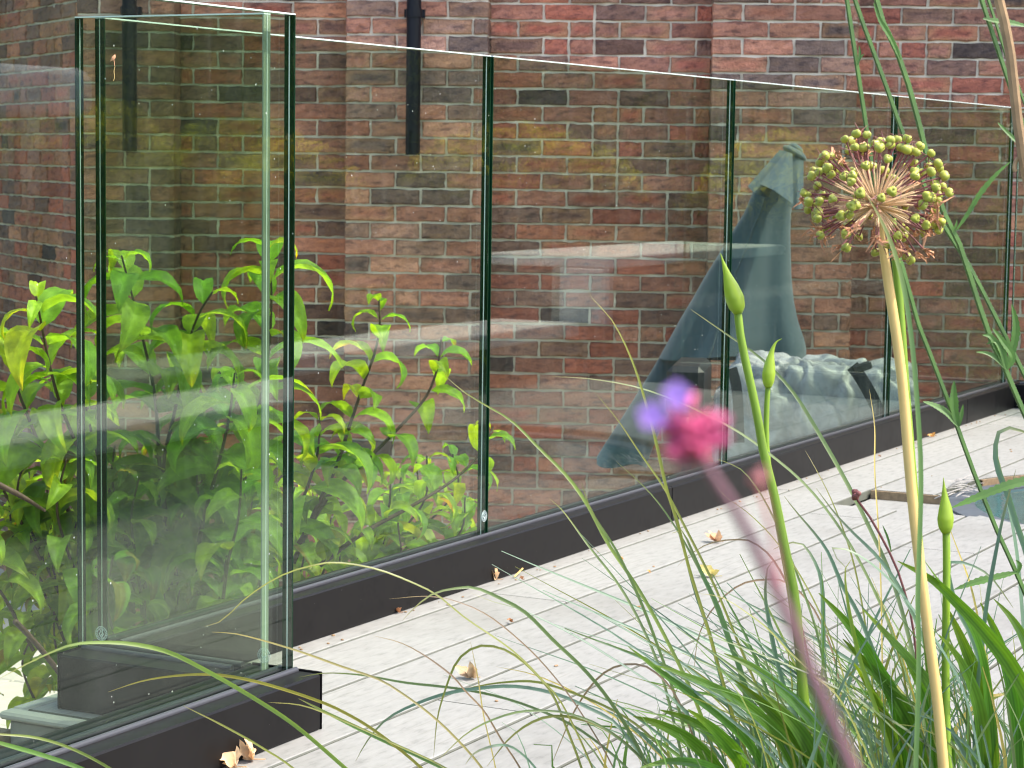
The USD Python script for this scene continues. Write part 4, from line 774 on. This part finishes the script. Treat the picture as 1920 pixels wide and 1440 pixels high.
# hairy verbena stems with toothed leaves
def verbena(label, lines, leaves_, d, brown=False):
    base_ = at(*lines[0][0][-1], d); t_ = thing('verbena', label, 'flower stem', loc=[base_[0], base_[1], -.02])
    for pts, w, ext in lines:
        P = [at(x, y, d) for x, y in pts]
        if ext: P.append(np.array([P[-1][0] + .01, P[-1][1], -.02]))
        part('stem', tube(spline(P, 40), w / 2 * d / FOC, 4 if not brown else 8), MAT['stem_brown' if brown else 'stem_dark'], t_, smooth=30)
        Q = spline(P[:len(pts)], 120); hairs = []; hq = np.random.default_rng(int(w * 10 + pts[0][0]))
        if not brown:
            for q in Q[::1]:
                for s in (-1, 1):
                    o = q + Rt * s * w / 2 * d / FOC * .9; hairs.append(tube(np.array([o, o + Rt * s * .0009 + Up * hq.normal(0, .0004)]), .00012, 3))
            part('hairs', cat(hairs), MAT['feather'], t_)
    for pts, w, up in leaves_:
        P = spline([at(x, y, d - .003) for x, y in pts], 25); s = np.linspace(0, 1, 25); ww = w / 2 * d / FOC * np.interp(s, [0, .15, .55, .9, 1], [.25, .7, 1, .45, .05])
        part('leaf', ribbon(P, ww, -Fw + np.array([0, 0, up]), .25, .28), MAT['stem_dark'], t_)
verbena('slender dark stem crossing the seed head, leftmost of the tall stems at the top edge', [([(1585, -20), (1597, 60), (1607, 125), (1620, 210), (1632, 290), (1645, 370), (1665, 430), (1696, 511), (1717, 594), (1750, 680), (1781, 761), (1797, 806), (1818, 865), (1845, 935), (1880, 1020), (1907, 1075), (1935, 1150), (1990, 1300)], 9, True)],
        [([(1607, 122), (1612, 105), (1611, 85)], 5, .2), ([(1608, 122), (1612, 110), (1620, 101)], 4, .2), ([(1797, 800), (1775, 775), (1750, 760), (1730, 753)], 15, 1.), ([(1796, 800), (1790, 770), (1788, 740), (1789, 714)], 15, .1), ([(1798, 800), (1802, 780), (1806, 758)], 7, .1), ([(1907, 1073), (1870, 1082), (1830, 1092), (1788, 1106)], 15, 1.), ([(1908, 1075), (1912, 1060), (1905, 1050)], 8, .1)], 2.05)
verbena('second tall dark green stem from the left at the top edge', [([(1598, -15), (1622, 55), (1650, 130), (1675, 200), (1697, 263), (1723, 320), (1747, 387), (1773, 430), (1807, 480), (1853, 567), (1878, 617), (1917, 695), (1950, 770), (2000, 900)], 9, True)], [([(1889, 690), (1900, 650), (1905, 610), (1897, 570)], 14, .1)], 1.98)
verbena('tall dark green stem with a long curved leaf beside the seed head', [([(1638, -20), (1655, 40), (1690, 117), (1720, 220), (1745, 320), (1770, 400), (1790, 436), (1808, 485), (1835, 570), (1865, 655), (1886, 695), (1905, 740), (1940, 820), (2000, 950)], 11, True)],
        [([(1688, 112), (1672, 75), (1650, 38), (1638, 5)], 9, .2), ([(1793, 432), (1815, 400), (1840, 360), (1870, 325), (1896, 302)], 9, .3), ([(1788, 434), (1793, 420), (1794, 412)], 4, .2), ([(1886, 690), (1872, 655), (1858, 632), (1842, 628)], 14, .3), ([(1886, 692), (1880, 660), (1866, 640), (1850, 645)], 14, .6), ([(1887, 692), (1865, 670), (1848, 662), (1830, 660)], 9, .6), ([(1888, 693), (1899, 670), (1880, 640), (1861, 615)], 12, .3)], 1.92)
verbena('dark green stem entering at the top right corner', [([(1836, -15), (1860, 60), (1890, 150), (1915, 225), (1950, 330), (2030, 600)], 9, True)], [([(1843, 35), (1870, 40), (1900, 44), (1935, 52)], 12, .6), ([(1871, 230), (1890, 250), (1910, 268), (1930, 280)], 8, .4)], 1.95)
verbena('dry brown stalk at the top right corner', [([(1868, -20), (1883, 40), (1893, 90), (1900, 150), (1906, 210), (1914, 270), (1925, 330), (1960, 500), (2010, 700)], 20, True), ([(1916, 292), (1906, 300), (1902, 315), (1905, 322)], 8, False)], [], 1.85, True)
verbena('pale slim stem between the dark stem and the brown stalk', [([(1848, -15), (1868, 45), (1885, 100), (1905, 150), (1930, 220), (1990, 400)], 6, True)], [], 2.0)
vl = thing('toothed_leaf', 'dark toothed leaf pointing at the round pool from the right edge', 'leaf', loc=at(1800, 940, 1.9))
P = spline([at(x, y, 1.9) for x, y in ((1785, 952), (1820, 938), (1860, 922), (1900, 908), (1950, 898))], 29)
part('blade', ribbon(P, np.interp(np.linspace(0, 1, 29), [0, .2, .7, 1], [.1, .7, 1, 1]) * 8.5 * 1.9 / FOC, -Fw + np.array([0, 0, .8]), .25, .3), MAT['stem_dark'], vl)
sk = thing('dark_bud_stem', 'thin maroon stem with a small dark bud in front of the pale boards', 'flower stem', loc=at(1660, 1020, 2.0))
part('stem', tube(spline([at(x, y, 2.) for x, y in ((1608, 938), (1622, 955), (1640, 985), (1665, 1030), (1690, 1090), (1715, 1200), (1730, 1450), (1735, 1800))], 24), .0012, 6), MAT['maroon'], sk, smooth=True)
q = np.random.default_rng(4); part('bud', [sphere(at(1604, 928, 2.) + q.normal(0, .0018, 3), .0024, 1) for _ in range(9)], MAT['maroon'], sk)
part('leaf', ribbon(spline([at(1655, 985, 2.), at(1665, 1010, 2.), at(1671, 1035, 2.)], 6), [.0002, .0008, .001, .001, .0008, .0004], -Fw), MAT['stem_dark'], sk)
# out-of-focus verbena close to the lens
DN = .29; K_ = DN / .47 * .95; fl = thing('pink_flower', 'blurred pink and purple verbena flower on a mauve stem close to the lens', 'flower', loc=at(1300, 820, DN))
part('stem', tube(spline([at(x, y, DN) for x, y in ((1310, 850), (1345, 905), (1390, 975), (1440, 1075), (1490, 1180), (1535, 1295), (1580, 1400), (1620, 1500), (1700, 1800), (1800, 2600))], 30), K_ * np.linspace(.0011, .0028, 30), 8), MAT['mauve'], fl, smooth=True)
q = np.random.default_rng(6); cal = []
for k in range(110):
    o = at(1297, 826, DN) + K_ * q.normal(0, .0021, 3); d = Rt * q.uniform(-1, 1.05) + Up * q.uniform(-.25, .75) + Fw * q.uniform(-.8, .8); d /= np.linalg.norm(d)
    cal.append(tube(spline([o, o + d * K_ * .0045], 3), K_ * np.array([.0006, .0009, .0007]), 5))
part('calyx', cat(cal), MAT['pink'], fl, smooth=True)
part('bract', [tube(spline([at(1295 + q.normal(0, 22), 865 + q.normal(0, 8), DN), at(1290 + q.normal(0, 28), 835, DN)], 3), K_ * np.array([.0008, .0011, .0006]), 5) for _ in range(16)], MAT['mauve'], fl)
for X, Y in ((1268, 740), (1222, 779)):
    c = at(X, Y, DN - .003); pt = [tube(spline([c, at(1280, 800, DN)], 4), K_ * .0005, 5)]
    for k in range(5):
        a = k / 5 * 2 * math.pi + .3; d = Rt * math.cos(a) + Up * math.sin(a) - Fw * .3; pt.append(ribbon(spline([c, c + d * K_ * .0016, c + d * K_ * .0031], 5), K_ * np.array([.0003, .0009, .0013, .0013, .0006]), -Fw, .1))
    part('floret', pt, MAT['purple'], fl)
part('side_bud', [sphere(at(1424, 898, DN - .003) + K_ * q.normal(0, .0007, 3), K_ * .0009, 1) for _ in range(9)] + [tube(spline([at(1424, 905, DN - .003), at(1450, 1010, DN), at(1468, 1135, DN)], 8), K_ * .0006, 5)], MAT['pale_pink'], fl)

# ------------------------------------------------------------------ dry leaves and crumbs on the boards
lq = np.random.default_rng(12)
def dry(name, label, x, y, size, lobes=5, z=.0, cat_='dry leaf', tone=(1, 1, 1), curl=.6, onboard=True):
    o = onz(x, y, z); t_ = thing(name, label, cat_, loc=o)
    for k in range(lobes):
        a = (k / max(1, lobes - 1) - .5) * 2.4 + lq.normal(0, .15); d = Rt * math.cos(a + 2.6) + np.array([0, 0, abs(math.sin(a)) * .5 + .15 + curl * .3]) + Fw * math.sin(a) * .8; d /= np.linalg.norm(d)
        L = size * lq.uniform(.6, 1.); P = spline([o + [0, 0, .002], o + d * L * .5 + [0, 0, .004], o + d * L + np.array([0, 0, curl * L * lq.uniform(-.3, .5)])], 7)
        P[:, 2] = np.maximum(P[:, 2], z + .0015)
        part('lobe', ribbon(P, L * np.array([.06, .16, .24, .22, .17, .09, .01]) * (1 + .35 * (np.arange(7) % 2)), -Fw * .6 + np.array([0, 0, .8]) + lq.normal(0, .3, 3), .5), MAT['dry_leaf'], t_, smooth=True, tone=np.array(tone) * lq.uniform(.7, 1.2))
    part('stalk', tube(spline([o + [0, 0, .002], o + Rt * size * .4 - Fw * size * .1 + [0, 0, .003]], 4), .0008, 5), MAT['dry_leaf'], t_, tone=np.array(tone) * .8)
dry('dry_leaf', 'curled brown dry leaf lying alone in the middle of the deck boards', 885, 1272, .036, 6)
dry('dry_leaf', 'flat pinkish dry leaf lying on the boards below the black channel', 1345, 1017, .036, 5, tone=(1.1, .95, .95))
dry('dry_leaf', 'pale curled dry leaf scrap lying between two grass blades on the deck', 1338, 1082, .045, 4, tone=(1.0, 1.2, .7), curl=.2)
dry('dry_leaf', 'large crumpled dry leaf against the nearest black channel', 474, 1426, .048, 6, tone=(1.35, 1.3, 1.3), curl=1.)
dry('dry_leaf', 'broken dry leaf standing on edge against the nearest black channel, left of the larger leaf', 440, 1440, .045, 4, tone=(1.25, 1.2, 1.15), curl=1.)
dry('dry_leaf', 'pale dry leaf caught against the long black channel', 930, 1088, .04, 5, tone=(1.35, 1.3, 1.25), curl=.9)
dry('dry_leaf', 'reddish dry leaf bit at the foot of the long channel, nearest the glass corner', 748, 1150, .022, 3, tone=(.7, .45, .35))
for X, Y, s, l in ((1187, 1000, .014, 'dark reddish crumb at the foot of the long channel, below the first joint'), (1287, 967, .014, 'reddish crumb at the foot of the long channel, left of the pink flower stem'), (1198, 1145, .014, 'small yellow husk on the boards between grass blades'), (958, 1168, .012, 'small dark crumb on the boards below the pale dry leaf'), (1748, 820, .022, 'yellow husk on the boards at the foot of the far channel'), (1166, 1050, .010, 'tiny tan crumb on the second board'), (1218, 1075, .010, 'tiny tan crumb in the second gap between boards'), (980, 1088, .012, 'tiny brown crumb beside the pale dry leaf'), (1650, 857, .01, 'tiny brown crumb on the boards left of the seed stem')):
    dry('plant_crumb', l, X, Y, s, 3, cat_='plant debris', tone=(1.2, .9, .5) if 'yellow' in l or 'tan' in l else (.6, .4, .3))
gt = []
for k in range(90):
    y_ = lq.uniform(3.0, 8.0); o = np.array([-2.222 + abs(lq.normal(0, .02)) if lq.random() < .7 else lq.uniform(-2.2, -.9), y_, .0012]); b_ = trimesh.creation.icosphere(1); gt.append((b_.vertices * lq.uniform(.0012, .0038) * np.array([1, lq.uniform(.6, 2.), .5]) + o + [0.002, 0, 0], b_.faces))
part('grit', gt, MAT['stem_brown']); tagged(stage.GetPrimAtPath('/World/grit'), 'scattered brown grit and plant crumbs on the deck boards, mostly along the long channel', 'grit', kind='stuff')
tw = thing('twig', 'small pale twig leaning on the long channel beside the pale dry leaf', 'twig', loc=onz(968, 1079, 0))
part('stick', tube(np.array([onz(964, 1082, .003), onz(980, 1066, .012)]), .002, 6), MAT['stem_straw'], tw)

# ------------------------------------------------------------------ garden beyond the frame, mirrored in the glass
def mass(name, label, cat_, x0, x1, y0, y1, z0, z1, tone, seed, n, leaf=.05, power=6, mat='tree_leaf'):
    """Clipped or mounded growth: a lumpy solid core of twigs under a skin of many small leaves."""
    q = np.random.default_rng(seed); c = np.array([(x0 + x1) / 2, (y0 + y1) / 2, (z0 + z1) / 2]); h = np.array([x1 - x0, y1 - y0, z1 - z0]) / 2
    t_ = thing(name, label, cat_, loc=(c[0], c[1], z0)); b_ = trimesh.creation.icosphere(4); V = np.array(b_.vertices)
    V = V / (np.abs(V) ** power).sum(1, keepdims=True) ** (1 / power); V = V * h; V *= (1 + .22 * (meshkit.fbm(V * 1.6 + seed, 4, seed) - .55))[:, None]
    part('core', (c + V * .93, b_.faces), MAT['hedge_core'], t_, smooth=True)
    tri = V[b_.faces]; ar = np.linalg.norm(np.cross(tri[:, 1] - tri[:, 0], tri[:, 2] - tri[:, 0]), axis=1); k = q.choice(len(ar), n, p=ar / ar.sum()); w = q.dirichlet((1, 1, 1), n)
    O = c + (tri[k] * w[:, :, None]).sum(1) * q.uniform(.93, 1.05, (n, 1)); A = q.normal(0, 1, (n, 3)); A /= np.linalg.norm(A, axis=1, keepdims=True); B = np.cross(A, q.normal(0, 1, (n, 3))); B /= np.linalg.norm(B, axis=1, keepdims=True)
    s = q.uniform(.6, 1.2, (n, 1)) * leaf; P4 = np.stack([O - A * s, O + B * s * .5, O + A * s, O - B * s * .5], 1).reshape(-1, 3); i = np.arange(n) * 4
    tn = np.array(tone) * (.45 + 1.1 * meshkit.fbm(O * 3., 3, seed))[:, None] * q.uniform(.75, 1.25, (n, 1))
    if mat == 'gold_leaf': tn = tn * np.clip((O[:, 2:] - (z1 - .42)) / .25, .12, 1)  # leaf colour darkened below the tops, painting a dark lower reflection
    part('foliage', (P4, np.vstack([np.stack([i, i + 1, i + 2], 1), np.stack([i, i + 2, i + 3], 1)])), MAT[mat], t_, tone=np.repeat(tn, 4, 0))
MAT['gold_leaf'] = leafy('gold_leaf', (.085, .11, .02), (.30, .36, .05), .5, .6, 2.5, .4, tone=True)
MAT['hedge_core'] = plain('hedge_core', (.05, .06, .022), .95, noise=5., amp=.6, bump=9., bdist=.06)
mass('hedge', 'tall dark hedge across the end of the garden, right of the brick building', 'hedge', -1.2, 4.2, 11.6, 13.2, GZ, 3.3, (1.5, 1.6, .9), 1, 26000)
mass('hedge', 'tall olive hedge on the right side of the garden', 'hedge', 4.0, 9.6, 11.0, 12.8, GZ, 3.3, (1.7, 1.6, .8), 2, 26000)
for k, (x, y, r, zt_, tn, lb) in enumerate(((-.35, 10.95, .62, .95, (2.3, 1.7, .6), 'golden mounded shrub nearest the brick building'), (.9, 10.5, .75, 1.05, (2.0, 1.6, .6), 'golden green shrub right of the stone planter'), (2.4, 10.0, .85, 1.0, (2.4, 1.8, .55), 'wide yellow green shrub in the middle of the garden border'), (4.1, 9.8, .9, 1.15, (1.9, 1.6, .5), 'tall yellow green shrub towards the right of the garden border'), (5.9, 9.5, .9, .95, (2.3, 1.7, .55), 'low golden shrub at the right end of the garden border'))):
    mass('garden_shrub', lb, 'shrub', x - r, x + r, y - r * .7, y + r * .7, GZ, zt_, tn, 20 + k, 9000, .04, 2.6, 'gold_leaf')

MAT['white_render'] = plain('white_render', (.80, .77, .70), .7, noise=6., amp=.08)
MAT['brown_block'] = plain('brown_block', (.16, .09, .065), .85, noise=9., amp=.35)
pl = thing('stone_planter', 'long brown planter with white coping beyond the far deck corner', 'planter', loc=(-.18, 9.8, GZ))
for k in range(5): part('coping', box(-.49, .12, 8.62 + k * .5, 9.115 + k * .5, .435, .485, .006), MAT['white_render'], pl)
for k in range(5):
    for j in range(5): part('block', box(-.46, .09, 8.645 + k * .495, 9.135 + k * .495, GZ + .01 + j * .335, GZ + .34 + j * .335, .006), MAT['brown_block'], pl)
part('end_panel', box(-.475, -.24, 8.60, 8.64, .20, .434, .004), MAT['white_render'], pl)
st = thing('garden_wall', 'low brown wall with white coping along the right side of the deck', 'wall', loc=(-.15, 6.2, 0))
for k in range(11):
    part('coping', box(-.36, .02, 3.5 + k * .46, 3.955 + k * .46, .15, .21, .006), MAT['white_render'], st)
    part('block', box(-.32, -.01, 3.5 + k * .46, 3.955 + k * .46, -.3, .149, .004), MAT['brown_block'], st)
MAT['white_canvas'] = plain('white_canvas', (.85, .85, .86), .6, noise=12., amp=.06)
p = at(-95, 180, 8.5); cc = np.array([2 * XA - p[0], p[1], p[2]])          # where the white shape in the nearest glass really stands
can = thing('garden_canopy', 'white padded canopy on slim dark posts at the right side of the garden', 'canopy', loc=[cc[0], cc[1], GZ])
b_ = manifold3d.Manifold.hull_points(np.vstack([sphere((x, y, z), .06, 1)[0] for x in (-.28, .85) for y in (-.4, .4) for z in (-.02, .05)])).to_mesh(); v = np.array(b_.vert_properties[:, :3]); v[:, 2] += .05 * (1 - (v[:, 0] - .3) ** 2 / .4)
part('canopy_top', (v + cc, b_.tri_verts), MAT['white_canvas'], can, smooth=30)
for x, y in ((-.26, -.38), (-.26, .38), (.83, -.38), (.83, .38)): part('post', box(cc[0] + x - .02, cc[0] + x + .02, cc[1] + y - .02, cc[1] + y + .02, GZ, cc[2] - .05, .004), MAT['plastic'], can)
mass('hedge', 'tall dark hedge behind the photographer, on the side of the garden away from the house', 'hedge', -13., -1.5, -5.2, -3.6, GZ, 3.6, (.8, .9, .6), 31, 26000)
mass('hedge', 'dark hedge down the left side of the garden', 'hedge', -14.5, -12.5, -4.5, 6.5, GZ, 3.4, (.8, .9, .6), 32, 22000)
